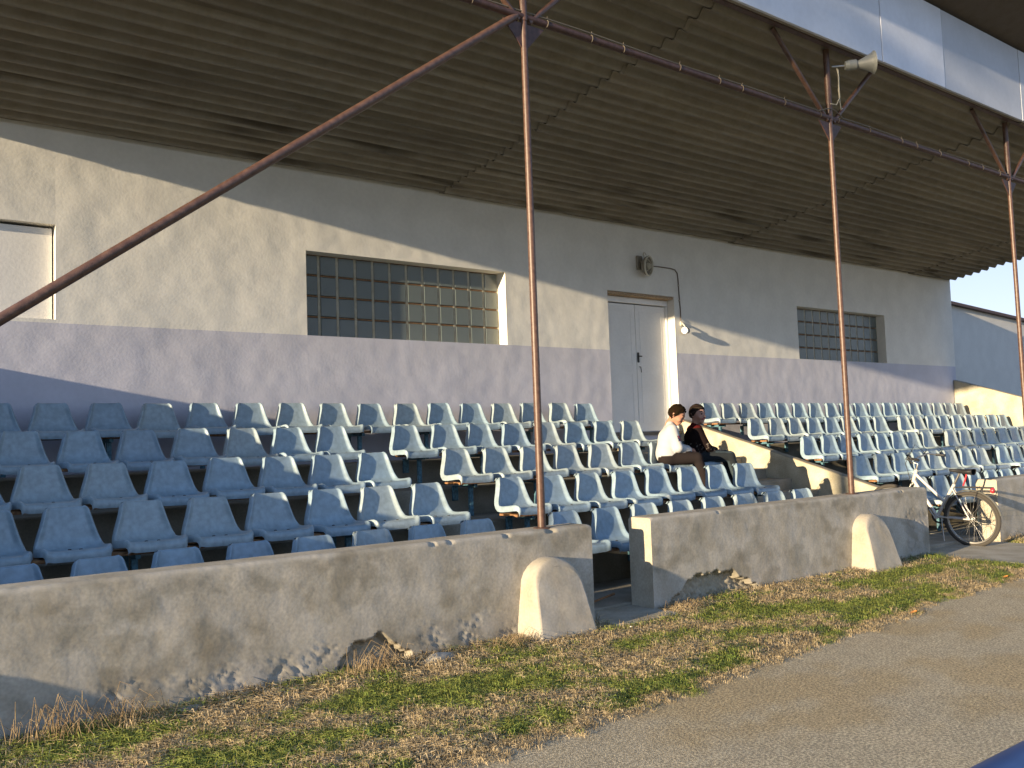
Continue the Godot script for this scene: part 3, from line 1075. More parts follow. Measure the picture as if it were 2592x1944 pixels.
var seat_proto: Node3D
func seats() -> void:
	var sm := seat_mesh()
	var bolt := MB.new()
	bolt.lathe(Vector3(0, 0, 0), Vector3(0, 1, 0.05), [Vector2(0.013, 0.0), Vector2(0.012, 0.004), Vector2(0.006, 0.006), Vector2(0.0, 0.006)], 8)
	var boltm := bolt.mesh()
	var rown := ["", "front row", "second row from the front", "middle row", "second row from the back", "back row"]
	var runs := [
		[5, 1.335, 0.495, 16, "left of the white door", true], [5, 11.45, 0.4855, 18, "right of the white door", false],
		[4, 0.93, 0.49, 8, "left of the narrow gap", true], [4, 5.27, 0.506, 8, "right of the narrow gap", false], [4, 11.51, 0.4986, 8, "right of the stair wall", false], [4, 15.81, 0.49, 9, "right of the far gap", false],
		[3, 0.93, 0.493, 8, "left of the narrow gap", true], [3, 5.35, 0.513, 8, "right of the narrow gap", false], [3, 11.60, 0.4857, 8, "right of the stair wall", false], [3, 15.80, 0.484, 8, "right of the far gap", false],
		[2, 0.94, 0.5, 8, "left of the narrow gap", true], [2, 5.40, 0.513, 8, "right of the narrow gap", false], [2, 11.55, 0.49, 8, "right of the stair wall", false], [2, 15.79, 0.485, 4, "right of the far gap", false],
		[1, 0.96, 0.489, 8, "left of the narrow gap", true], [1, 5.34, 0.509, 8, "right of the narrow gap", false], [1, 11.50, 0.488, 8, "right of the stair wall", false]]
	var rng := RandomNumberGenerator.new()
	rng.seed = 5
	for rn in runs:
		var k: int = rn[0]
		var cnt: int = rn[3]
		for j in cnt:
			var x: float = rn[1] + rn[2] * j
			var nth: int = cnt - 1 - j if rn[5] else j
			var lab := "pale blue plastic seat, %s %s, %s" % [ordinal(nth), rn[4], rown[k]]
			var o := Node3D.new()
			o.name = numbered("stadium_seat")
			add_child(o)
			o.position = Vector3(x + rng.randf_range(-0.008, 0.008), row_top(k) + rng.randf_range(-0.006, 0.006), row_z(k) + rng.randf_range(-0.008, 0.008))
			o.rotation = Vector3(rng.randf_range(-0.035, 0.035), rng.randf_range(-0.045, 0.045), rng.randf_range(-0.014, 0.014))
			tag(o, lab, "seat", "pale blue seats on the terrace")
			part(o, "seat_shell", sm, M.seat[rng.randi() % 6])
			var q := part(o, "bolt", boltm, M.dark)
			q.position = Vector3(-0.012, -0.2935, 0.155)
			q = part(o, "bolt", boltm, M.dark)
			q.position = Vector3(0.03, -0.285, 0.30)
		# the bar that carries the row
		var xa: float = rn[1] - 0.17
		var xb: float = rn[1] + rn[2] * (cnt - 1) + 0.17
		var side: String = rn[4]
		var t := thing("seat_rail", "rusty bar under the seats, %s, %s" % [side, rown[k]], "rail", Vector3(xa, row_top(k) - 0.345, row_z(k) + 0.18), 0.0, "bars under the seat rows")
		var b := MB.new()
		b.cbox(Vector3((xb - xa) / 2, 0.0, 0.09), Vector3(xb - xa, 0.025, 0.12), 0.004)
		b.cbox(Vector3((xb - xa) / 2, 0.0, -0.10), Vector3(xb - xa, 0.025, 0.06), 0.004)
		part(t, "bar", b.mesh(), M.wood)
		var nb: int = max(2, int((xb - xa) / 0.95) + 1)
		for e in nb:
			var bx := lerpf(0.22, xb - xa - 0.22, float(e) / (nb - 1))
			b = MB.new()
			b.cbox(Vector3(bx, -0.03, -0.06), Vector3(0.04, 0.035, 0.36), 0.003)
			b.cbox(Vector3(bx, -0.115, -0.268), Vector3(0.07, 0.16, 0.025), 0.003)
			b.cbox(Vector3(bx, -0.19, 0.02), Vector3(0.045, 0.31, 0.035), 0.003)
			part(t, "bracket", b.mesh(), M.bracket)

# ---------------------------------------------------------------- lamps and wires on the wall
func wall_fittings() -> void:
	var t := thing("bulkhead_lamp", "round caged lamp on the wall above the white door", "lamp", Vector3(10.385, 4.11, 0))
	M.lampgrey = mat(lin(0.22, 0.20, 0.16), 0.5)
	M.lamprim = mat(lin(0.48, 0.46, 0.38), 0.45)
	var ax := Vector3(0.35, -0.1, 0.93).normalized()
	var b := MB.new()
	b.cbox(Vector3(-0.06, 0.06, 0.02), Vector3(0.12, 0.22, 0.04), 0.01)
	b.tube([Vector3(-0.05, 0.08, 0.03), Vector3(-0.02, 0.05, 0.09), Vector3(0, 0, 0.1)], 0.02, 8)
	part(t, "mounting_plate", b.mesh(), M.lampgrey)
	b = MB.new()
	b.lathe(Vector3(0, 0, 0.10), ax, [Vector2(0.05, -0.06), Vector2(0.10, -0.04), Vector2(0.145, 0.01), Vector2(0.155, 0.05), Vector2(0.14, 0.05), Vector2(0.09, 0.0), Vector2(0.0, -0.02)], 24)
	part(t, "reflector", b.mesh(), M.lampgrey)
	b = MB.new()
	b.torus(Vector3(0, 0, 0.10) + ax * 0.05, ax, 0.152, 0.014, 30, 8)
	part(t, "rim", b.mesh(), M.lamprim)
	b = MB.new()
	b.lathe(Vector3(0, 0, 0.10), ax, [Vector2(0.02, -0.02), Vector2(0.045, 0.02), Vector2(0.05, 0.05), Vector2(0.03, 0.085), Vector2(0.0, 0.09)], 16)
	part(t, "bulb", b.mesh(), M.lamprim)
	b = MB.new()
	for k in 4:
		var a := PI * k / 4.0
		var u := ax.cross(Vector3.UP).normalized()
		var w := u.cross(ax)
		var pts := []
		for q in 9:
			var s := -1.0 + q / 4.0
			pts.append(Vector3(0, 0, 0.10) + ax * (0.05 + 0.06 * (1.0 - s * s)) + (u * cos(a) + w * sin(a)) * s * 0.15)
		b.tube(pts, 0.004, 5)
	part(t, "wire_guard", b.mesh(), M.lamprim)
	b = MB.new()
	b.torus(Vector3(0.03, 0.18, 0.06), Vector3(0.3, 0.1, 0.9), 0.05, 0.006, 20, 6)
	part(t, "hanging_ring", b.mesh(), M.lamprim)
	t = thing("lamp_cable", "thin cable running from the round lamp down to the small spotlight", "cable", Vector3(10.5, 4.13, 0))
	b = MB.new()
	var pts := [Vector3(-0.1, 0.02, 0.03), Vector3(0.07, 0.015, 0.014), Vector3(0.3, 0.02, 0.013), Vector3(0.55, 0.018, 0.013), Vector3(0.65, 0.005, 0.013), Vector3(0.705, -0.045, 0.013), Vector3(0.72, -0.15, 0.013), Vector3(0.728, -0.4, 0.013), Vector3(0.742, -0.65, 0.013), Vector3(0.738, -0.78, 0.013), Vector3(0.72, -0.83, 0.03)]
	b.tube(pts, 0.009, 6)
	M.cable = mat(lin(0.16, 0.13, 0.11), 0.7)
	part(t, "cable", b.mesh(), M.cable)
	for y in [-0.25, -0.5]:
		b = MB.new()
		b.cbox(Vector3(0.726, y, 0.013), Vector3(0.03, 0.012, 0.024), 0.002)
		part(t, "clip", b.mesh(), M.lamprim)
	t = thing("spotlight", "small white spotlight on the wall right of the door", "lamp", Vector3(11.27, 3.16, 0))
	b = MB.new()
	b.cbox(Vector3(-0.02, 0.09, 0.015), Vector3(0.05, 0.07, 0.03), 0.005)
	b.tube([Vector3(-0.02, 0.10, 0.03), Vector3(-0.01, 0.05, 0.07), Vector3(0.0, 0.0, 0.075)], 0.012, 8)
	part(t, "bracket", b.mesh(), M.lamprim)
	ax = Vector3(-0.94, -0.05, 0.33).normalized()
	b = MB.new()
	b.lathe(Vector3(0.0, -0.03, 0.085), ax, [Vector2(0.0, -0.10), Vector2(0.035, -0.095), Vector2(0.045, -0.07), Vector2(0.045, -0.03)], 18)
	part(t, "rear_cap", b.mesh(), M.dark)
	b = MB.new()
	b.lathe(Vector3(0.0, -0.03, 0.085), ax, [Vector2(0.045, -0.03), Vector2(0.048, 0.0), Vector2(0.052, 0.05), Vector2(0.055, 0.06), Vector2(0.048, 0.062), Vector2(0.0, 0.058)], 18)
	part(t, "housing", b.mesh(), M.white)

# ---------------------------------------------------------------- bicycle
func bicycle() -> void:
	# its own axes: x to the right of the rider, +z to the rear; rear hub at the origin's height 0.325
	var t := thing("bicycle", "old white bicycle with a rear rack leaning in the opening between two parapets", "bicycle", Vector3(10.70, 0.0, 4.80))
	t.rotation = Vector3(0, 0.03, 0.05)
	M.tyre = mat(lin(0.045, 0.04, 0.034), 0.9)
	M.framepaint = mat(lin(0.46, 0.44, 0.42), 0.35)
	M.chrome = mat(lin(0.34, 0.33, 0.31), 0.38, null, 1.0, null, 1.0, 0.9)
	M.red = mat(lin(0.50, 0.03, 0.04), 0.35)
	M.guard = mat(lin(0.12, 0.115, 0.09), 0.5)
	var rh := Vector3(0, 0.328, 0)
	var fh := Vector3(0, 0.400, -0.955)
	var rng := RandomNumberGenerator.new()
	rng.seed = 9
	for q in [[rh, 0.0], [fh, 0.12]]:
		var wn := Node3D.new()
		wn.name = "wheel"
		t.add_child(wn, true)
		wn.position = q[0]
		wn.rotation.y = q[1]
		var b := MB.new()
		b.torus(Vector3.ZERO, Vector3(1, 0, 0), 0.302, 0.024, 56, 10)
		part(wn, "tyre", b.mesh(), M.tyre)
		b = MB.new()
		b.lathe(Vector3.ZERO, Vector3(1, 0, 0), [Vector2(0.283, -0.013), Vector2(0.268, -0.010), Vector2(0.264, 0.0), Vector2(0.268, 0.010), Vector2(0.283, 0.013)], 56)
		part(wn, "rim", b.mesh(), M.chrome)
		b = MB.new()
		for k in 32:
			var a := TAU * k / 32.0
			var a2: float = a + (0.9 if (k / 2) % 2 == 0 else -0.9)
			var sx := 0.024 if k % 2 == 0 else -0.024
			b.tube([Vector3(sx, sin(a2) * 0.024, cos(a2) * 0.024), Vector3(sx * 0.15, sin(a) * 0.268, cos(a) * 0.268)], 0.0014, 4, -1.0, false)
		part(wn, "spokes", b.mesh(), M.chrome)
		b = MB.new()
		b.lathe(Vector3(-0.05, 0, 0), Vector3(1, 0, 0), [Vector2(0.0, 0.0), Vector2(0.008, 0.0), Vector2(0.008, 0.022), Vector2(0.027, 0.024), Vector2(0.027, 0.03), Vector2(0.016, 0.035), Vector2(0.016, 0.065), Vector2(0.027, 0.07), Vector2(0.027, 0.076), Vector2(0.008, 0.078), Vector2(0.008, 0.1), Vector2(0.0, 0.1)], 14)
		part(wn, "hub", b.mesh(), M.chrome)
	var bb := Vector3(0, 0.345, -0.405)
	var st := Vector3(0, 0.735, -0.165)
	var ht := Vector3(0, 0.885, -0.615)
	var hb := Vector3(0, 0.775, -0.655)
	var b := MB.new()
	b.tube([bb, st], 0.019, 10)
	b.tube([ht + Vector3(0, 0.02, 0.006), hb + Vector3(0, -0.02, -0.006)], 0.022, 10)
	b.tube([ht.lerp(hb, 0.3), bb.lerp(st, 0.45)], 0.018, 10)
	b.tube([hb, bb], 0.02, 10)
	for sx in [-1.0, 1.0]:
		b.tube([bb + Vector3(0.02 * sx, 0, 0.02), rh + Vector3(0.055 * sx, 0, 0)], 0.009, 8)
		b.tube([bb.lerp(st, 0.88) + Vector3(0.015 * sx, 0, 0), rh + Vector3(0.055 * sx, 0, 0)], 0.008, 8)
	b.tube([bb - Vector3(0.04, 0, 0), bb + Vector3(0.04, 0, 0)], 0.024, 12)
	part(t, "frame", b.mesh(), M.framepaint)
	b = MB.new()
	b.tube([hb + Vector3(0, -0.02, -0.006), hb + Vector3(0, -0.05, -0.02)], 0.02, 8)
	for sx in [-1.0, 1.0]:
		b.tube([hb + Vector3(0.03 * sx, -0.05, -0.02), hb + Vector3(0.05 * sx, -0.12, -0.06), fh + Vector3(0.05 * sx, 0, 0.0)], 0.010, 8)
	b.tube([hb + Vector3(-0.035, -0.05, -0.02), hb + Vector3(0.035, -0.05, -0.02)], 0.013, 8)
	part(t, "fork", b.mesh(), M.chrome)
	b = MB.new()
	b.tube([st.lerp(bb, 0.15), Vector3(0, 0.86, -0.095)], 0.013, 8)
	part(t, "seat_post", b.mesh(), M.chrome)
	# saddle: wide at the rear, narrow nose
	b = MB.new()
	var rows := []
	for k in 13:
		var s := k / 12.0
		var w := lerpf(0.018, 0.085, smoothstep(0.25, 0.85, s)) * (1.0 if s < 0.93 else 0.8)
		if k == 0: w = 0.006
		var r := PackedVector3Array()
		for j in 13:
			var a := TAU * j / 12.0
			r.append(Vector3(cos(a) * w, 0.895 - 0.02 * s + sin(a) * (0.022 if sin(a) > 0 else 0.04 * s + 0.012) + 0.015 * s * s, -0.21 + s * 0.28))
		rows.append(r)
	b.grid(rows, [], false)
	part(t, "saddle", b.mesh(), M.dark)
	b = MB.new()
	b.tube([ht + Vector3(0, 0.0, 0.0), ht + Vector3(0, 0.09, 0.03), ht + Vector3(0, 0.105, -0.03)], 0.012, 8)
	b.tube([Vector3(-0.30, 1.06, -0.50), Vector3(-0.24, 1.08, -0.57), Vector3(-0.12, 1.04, -0.64), Vector3(-0.04, 0.99, -0.645), Vector3(0.04, 0.99, -0.645), Vector3(0.12, 1.04, -0.64), Vector3(0.24, 1.08, -0.57), Vector3(0.30, 1.06, -0.50)], 0.011, 8)
	part(t, "handlebar", b.mesh(), M.chrome)
	for sx in [-1.0, 1.0]:
		b = MB.new()
		b.tube([Vector3(0.30 * sx, 1.06, -0.50), Vector3(0.34 * sx, 1.045, -0.40)], 0.017, 10)
		part(t, "grip", b.mesh(), M.dark)
		b = MB.new()
		b.tube([Vector3(0.26 * sx, 1.075, -0.58), Vector3(0.33 * sx, 1.06, -0.56), Vector3(0.37 * sx, 1.05, -0.46)], 0.006, 6)
		part(t, "brake_lever", b.mesh(), M.chrome)
	b = MB.new()
	b.tube([Vector3(0.2, 1.09, -0.58), Vector3(0.12, 1.2, -0.66), Vector3(0.0, 0.98, -0.74), Vector3(0.01, 0.78, -0.70)], 0.004, 5)
	part(t, "brake_cable", b.mesh(), M.dark)
	b = MB.new()
	b.lathe(bb + Vector3(0.05, 0, 0), Vector3(1, 0, 0), [Vector2(0.07, -0.002), Vector2(0.092, -0.002), Vector2(0.092, 0.002), Vector2(0.07, 0.002), Vector2(0.07, -0.002)], 30)
	for k in 5:
		var a := TAU * k / 5.0
		b.tube([bb + Vector3(0.05, 0, 0), bb + Vector3(0.05, sin(a) * 0.075, cos(a) * 0.075)], 0.006, 5)
	b.tube([bb + Vector3(0.05, 0.09, 0), rh + Vector3(0.03, 0.035, 0)], 0.005, 4)
	b.tube([bb + Vector3(0.05, -0.09, 0), rh + Vector3(0.03, -0.035, 0)], 0.005, 4)
	part(t, "chainset", b.mesh(), M.dark)
	for sx in [-1.0, 1.0]:
		b = MB.new()
		var e: Vector3 = bb + Vector3(0.075 * sx, -0.145 * sx * 0.85 - 0.01, 0.07 * sx)
		b.tube([bb + Vector3(0.065 * sx, 0, 0), e], 0.009, 6)
		part(t, "crank", b.mesh(), M.chrome)
		b = MB.new()
		b.cbox(e + Vector3(0.05 * sx, 0, 0), Vector3(0.085, 0.024, 0.07), 0.006)
		part(t, "pedal", b.mesh(), M.dark)
	# mudguard over the rear wheel
	b = MB.new()
	rows = []
	for k in 25:
		var a := lerpf(0.15, 2.75, k / 24.0)
		var d := Vector3(0, sin(a), cos(a))
		var r := PackedVector3Array()
		for j in 7:
			var s := -1.0 + j / 3.0
			r.append(rh + d * (0.345 - 0.012 * s * s) + Vector3(0.028 * s, 0, 0))
		rows.append(r)
	b.grid(rows, [], false)
	part(t, "mudguard", b.mesh(), M.guard)
	b = MB.new()
	for sx in [-0.05, 0.0, 0.05]:
		b.tube([Vector3(sx, 0.70, -0.10), Vector3(sx, 0.695, 0.25)], 0.005, 6)
	b.tube([Vector3(-0.055, 0.70, 0.1), Vector3(0.055, 0.70, 0.1)], 0.005, 6)
	b.tube([Vector3(-0.055, 0.695, 0.25), Vector3(0.055, 0.695, 0.25)], 0.005, 6)
	for sx in [-1.0, 1.0]:
		b.tube([Vector3(0.05 * sx, 0.70, 0.12), rh + Vector3(0.055 * sx, 0, 0)], 0.004, 6)
		b.tube([Vector3(0.03 * sx, 0.70, -0.10), Vector3(0.015 * sx, 0.69, -0.18)], 0.004, 6)
	part(t, "rear_rack", b.mesh(), M.dark)
	b = MB.new()
	b.lathe(Vector3(0, 0.665, 0.265), Vector3(0, 0, 1), [Vector2(0.028, -0.02), Vector2(0.034, 0.0), Vector2(0.03, 0.012), Vector2(0.0, 0.018)], 16)
	part(t, "rear_reflector", b.mesh(), M.red)
	b = MB.new()
	b.tube([Vector3(-0.03, 0.86, 0.0), Vector3(-0.035, 0.79, -0.02), Vector3(-0.03, 0.72, -0.05)], 0.010, 6)
	part(t, "red_strap", b.mesh(), M.red)
	b = MB.new()
	b.tube([bb + Vector3(-0.02, -0.02, 0.06), Vector3(-0.09, 0.02, -0.30)], 0.008, 6)
	part(t, "kickstand", b.mesh(), M.chrome)

# ---------------------------------------------------------------- people (smooth union of tapered capsules, meshed as surface nets)
func blob(mb: MB, bones: Array, cell: float, paint: Callable) -> void:
	var lo := Vector3(1e9, 1e9, 1e9)
	var hi := -lo
	for b in bones:
		var rr: float = max(b[2], b[3]) + cell * 3.0
		for e in [b[0], b[1]]:
			lo = lo.min(e - Vector3.ONE * rr)
			hi = hi.max(e + Vector3.ONE * rr)
	var nx := int((hi.x - lo.x) / cell) + 2
	var ny := int((hi.y - lo.y) / cell) + 2
	var nz := int((hi.z - lo.z) / cell) + 2
	var f := PackedFloat32Array()
	f.resize(nx * ny * nz)
	f.fill(9.0)
	var who := PackedInt32Array()
	who.resize(nx * ny * nz)
	var best := PackedFloat32Array()
	best.resize(nx * ny * nz)
	best.fill(9.0)
	for bi in bones.size():
		var b: Array = bones[bi]
		var A: Vector3 = b[0]
		var B: Vector3 = b[1]
		var ra: float = b[2]
		var rb: float = b[3]
		var k: float = b[5]
		var R: float = max(ra, rb) + k + cell * 2.5
		var l0 := ((A.min(B) - Vector3.ONE * R - lo) / cell).floor()
		var l1 := ((A.max(B) + Vector3.ONE * R - lo) / cell).ceil()
		var ab := B - A
		var L2: float = max(ab.length_squared(), 1e-9)
		for ix in range(max(0, int(l0.x)), min(nx, int(l1.x) + 1)):
			for iy in range(max(0, int(l0.y)), min(ny, int(l1.y) + 1)):
				for iz in range(max(0, int(l0.z)), min(nz, int(l1.z) + 1)):
					var p := lo + Vector3(ix, iy, iz) * cell
					var t := clampf((p - A).dot(ab) / L2, 0.0, 1.0)
					var d := (p - A - ab * t).length() - lerpf(ra, rb, t)
					var q := (ix * ny + iy) * nz + iz
					if d < best[q]:
						best[q] = d
						who[q] = bi
					var o := f[q]
					var h: float = max(k - absf(o - d), 0.0) / k
					f[q] = minf(o, d) - h * h * k * 0.25
	var idx := {}
	var cs := [0, nz, ny * nz, ny * nz + nz, 1, nz + 1, ny * nz + 1, ny * nz + nz + 1]
	var cp := [Vector3(0, 0, 0), Vector3(0, 1, 0), Vector3(1, 0, 0), Vector3(1, 1, 0), Vector3(0, 0, 1), Vector3(0, 1, 1), Vector3(1, 0, 1), Vector3(1, 1, 1)]
	var ed := [[0, 1], [2, 3], [4, 5], [6, 7], [0, 2], [1, 3], [4, 6], [5, 7], [0, 4], [1, 5], [2, 6], [3, 7]]
	for ix in nx - 1:
		for iy in ny - 1:
			for iz in nz - 1:
				var q := (ix * ny + iy) * nz + iz
				if f[q] > cell * 3.0: continue
				var neg := 0
				for e in cs:
					if f[q + e] < 0.0: neg += 1
				if neg == 0 or neg == 8: continue
				var s := Vector3.ZERO
				var m := 0
				for e in ed:
					var a := f[q + cs[e[0]]]
					var c := f[q + cs[e[1]]]
					if (a < 0.0) != (c < 0.0):
						s += cp[e[0]].lerp(cp[e[1]], a / (a - c))
						m += 1
				var g := Vector3(f[q + ny * nz] + f[q + ny * nz + nz] + f[q + ny * nz + 1] + f[q + ny * nz + nz + 1] - f[q] - f[q + nz] - f[q + 1] - f[q + nz + 1],
					f[q + nz] + f[q + ny * nz + nz] + f[q + nz + 1] + f[q + ny * nz + nz + 1] - f[q] - f[q + ny * nz] - f[q + 1] - f[q + ny * nz + 1],
					f[q + 1] + f[q + nz + 1] + f[q + ny * nz + 1] + f[q + ny * nz + nz + 1] - f[q] - f[q + nz] - f[q + ny * nz] - f[q + ny * nz + nz]).normalized()
				var p := lo + (Vector3(ix, iy, iz) + s / m) * cell
				mb.col = paint.call(p, bones[who[q]][4], g)
				idx[q] = mb.vert(p, g)
	for q in idx:
		var iz: int = q % nz
		var iy: int = (q / nz) % ny
		var ix: int = q / (ny * nz)
		if ix < 1 or iy < 1 or iz < 1: continue
		# edges leaving this corner along x, y, z
		for ax in 3:
			var st: int = [ny * nz, nz, 1][ax]
			var u: int = [nz, 1, ny * nz][ax]
			var w: int = [1, ny * nz, nz][ax]
			if (f[q] < 0.0) == (f[q + st] < 0.0): continue
			if not (idx.has(q - u) and idx.has(q - w) and idx.has(q - u - w)): continue
			var a: int = idx[q]; var b2: int = idx[q - u]; var c: int = idx[q - u - w]; var d: int = idx[q - w]
			if f[q] < 0.0: mb.i.append_array(PackedInt32Array([a, b2, c, a, c, d]))
			else: mb.i.append_array(PackedInt32Array([a, c, b2, a, d, c]))

func head(mb: MB, ctr: Vector3, fw: Vector3, skin: Color, paint_lips: Color) -> void:
	fw = fw.normalized()
	var rt := fw.cross(Vector3.UP).normalized()
	var up := rt.cross(fw)
	var P := func(x: float, y: float, z: float) -> Vector3: return ctr + (rt * x + up * y + fw * z) * 1.1
	var bones := [
		[P.call(0, 0.03, -0.018), P.call(0, 0.035, 0.012), 0.078, 0.076, skin, 0.02],
		[P.call(0, -0.03, 0.028), P.call(0, -0.07, 0.045), 0.058, 0.036, skin, 0.03],
		[P.call(0, -0.01, 0.085), P.call(0, -0.028, 0.098), 0.009, 0.013, skin, 0.02],
		[P.call(-0.026, 0.018, 0.072), P.call(0.026, 0.018, 0.072), 0.016, 0.016, skin, 0.02],
		[P.call(-0.036, -0.028, 0.058), P.call(0.036, -0.028, 0.058), 0.026, 0.026, skin, 0.02],
		[P.call(-0.018, -0.055, 0.078), P.call(0.018, -0.055, 0.078), 0.009, 0.009, paint_lips, 0.012],
		[P.call(-0.078, -0.012, -0.008), P.call(-0.082, 0.02, -0.014), 0.012, 0.016, skin, 0.01],
		[P.call(0.078, -0.012, -0.008), P.call(0.082, 0.02, -0.014), 0.012, 0.016, skin, 0.01],
		[P.call(0, -0.05, -0.02), P.call(0, -0.13, -0.035), 0.048, 0.05, skin, 0.03]]
	for b in bones:
		b[2] *= 1.1
		b[3] *= 1.1
	var eyeL: Vector3 = P.call(-0.03, 0.006, 0.082)
	var eyeR: Vector3 = P.call(0.03, 0.006, 0.082)
	var brL: Vector3 = P.call(-0.03, 0.03, 0.082)
	var brR: Vector3 = P.call(0.03, 0.03, 0.082)
	blob(mb, bones, 0.0065, func(p: Vector3, cc: Color, _g: Vector3) -> Color:
		if min(p.distance_to(eyeL), p.distance_to(eyeR)) < 0.011: return Color(0.04, 0.03, 0.025)
		for q in [brL, brR]:
			var d: Vector3 = p - q
			if absf(d.dot(up)) < 0.006 and d.length() < 0.02: return Color(0.05, 0.03, 0.02)
		return cc)

func hand(mb: MB, wrist: Vector3, dir: Vector3, palm_n: Vector3, thumb_side: float, skin: Color) -> void:
	dir = dir.normalized()
	var sd := dir.cross(palm_n).normalized()
	var pn := sd.cross(dir).normalized()
	var bones := []
	bones.append([wrist, wrist + dir * 0.03, 0.018, 0.02, skin, 0.012])
	for k in 4:
		var o := (k - 1.5) * 0.014
		var root := wrist + dir * 0.065 + sd * o
		bones.append([wrist + dir * 0.02 + sd * o * 0.7, root, 0.012, 0.010, skin, 0.012])
		var ln: float = [0.026, 0.03, 0.029, 0.022][k]
		var a := root + (dir * 0.85 + pn * 0.5).normalized() * ln
		var b := a + (dir * 0.25 + pn * 0.95).normalized() * ln * 0.8
		bones.append([root, a, 0.0085, 0.0075, skin, 0.004])
		bones.append([a, b, 0.0075, 0.0065, skin, 0.004])
	var t0 := wrist + dir * 0.02 + sd * 0.02 * thumb_side
	var t1 := t0 + (dir * 0.6 + sd * 0.7 * thumb_side + pn * 0.3).normalized() * 0.032
	var t2 := t1 + (dir * 0.9 + pn * 0.4).normalized() * 0.025
	bones.append([t0, t1, 0.011, 0.009, skin, 0.006])
	bones.append([t1, t2, 0.009, 0.0075, skin, 0.004])
	blob(mb, bones, 0.0045, func(_p: Vector3, cc: Color, _g: Vector3) -> Color: return cc)

func boy(label: String, hip: Vector3, neck: Vector3, hd: Vector3, face: Vector3, kn: Array, ft: Array, el: Array, wr: Array, top: Color, pants: Array, shoe: Color, skin: Color, lips: Color, print_: Callable) -> Node3D:
	var t := thing("person", label, "person", hip, 0.0, "")
	var o := hip
	var L := func(p: Vector3) -> Vector3: return p - o
	var mb := MB.new()
	var fd: Vector3 = ((kn[0] + kn[1]) * 0.5 - hip)
	fd.y = 0
	fd = fd.normalized()
	var sd := Vector3.UP.cross(fd).normalized()      # to the boy's left
	var ch := hip.lerp(neck, 0.62)
	var bones := []
	bones.append([L.call(hip + sd * 0.07), L.call(hip - sd * 0.07), 0.102, 0.102, pants[0], 0.05])
	bones.append([L.call(hip + Vector3(0, 0.055, 0) + sd * 0.06), L.call(hip + Vector3(0, 0.055, 0) - sd * 0.06), 0.112, 0.112, top, 0.03])
	bones.append([L.call(hip + Vector3(0, 0.06, 0)), L.call(ch), 0.130, 0.132, top, 0.06])
	bones.append([L.call(ch + sd * 0.07), L.call(ch - sd * 0.07), 0.112, 0.112, top, 0.05])
	var sh := [neck + sd * 0.125 - Vector3(0, 0.045, 0), neck - sd * 0.125 - Vector3(0, 0.045, 0)]
	bones.append([L.call(sh[0]), L.call(sh[1]), 0.07, 0.068, top, 0.05])
	bones.append([L.call(neck - Vector3(0, 0.05, 0)), L.call(neck + Vector3(0, 0.015, 0)), 0.062, 0.052, top, 0.03])
	for k in 2:
		var hp: Vector3 = hip + sd * (0.08 if k == 0 else -0.08)
		bones.append([L.call(hp), L.call(kn[k]), 0.09, 0.068, pants[k], 0.03])
		bones.append([L.call(kn[k]), L.call(ft[k] + Vector3(0, 0.06, 0)), 0.064, 0.05, pants[k], 0.02])
		bones.append([L.call(ft[k] + Vector3(0, 0.035, 0) - fd * 0.03), L.call(ft[k] + fd * 0.12 + Vector3(0, 0.028, 0)), 0.038, 0.032, shoe, 0.02])
		bones.append([L.call(sh[k]), L.call(el[k]), 0.066, 0.055, top, 0.03])
		bones.append([L.call(el[k]), L.call(wr[k]), 0.055, 0.043, top, 0.02])
	# folds in the cloth: small ridges laid over sleeves, waist and knees
	var rg := RandomNumberGenerator.new()
	rg.seed = int(hip.x * 100.0)
	for q in 34:
		var src: Array = bones[1 + rg.randi() % (bones.size() - 1)]
		var c0: Vector3 = src[0].lerp(src[1], rg.randf())
		var dv := Vector3(rg.randfn(), rg.randfn() * 0.6, rg.randfn()).normalized()
		var tv := dv.cross(Vector3(rg.randfn(), rg.randfn(), rg.randfn())).normalized()
		var rr: float = lerpf(src[2], src[3], 0.5)
		if rr < 0.05: continue
		bones.append([c0 + dv * rr * 0.93 - tv * 0.035, c0 + dv * rr * 0.93 + tv * 0.035, 0.009, 0.006, src[4], 0.022])
	blob(mb, bones, 0.0115, func(p: Vector3, cc: Color, g: Vector3) -> Color: return print_.call(p + o, cc, g, fd, sd))
	for k in 2:
		var dr: Vector3 = (wr[k] - el[k]).normalized()
		hand(mb, L.call(wr[k] + dr * 0.02), dr, Vector3(0, -1, 0), -1.0 if k == 0 else 1.0, skin)
	head(mb, L.call(hd), face, skin, lips)
	part(t, "body", mb.mesh(), M.cloth)
	return t

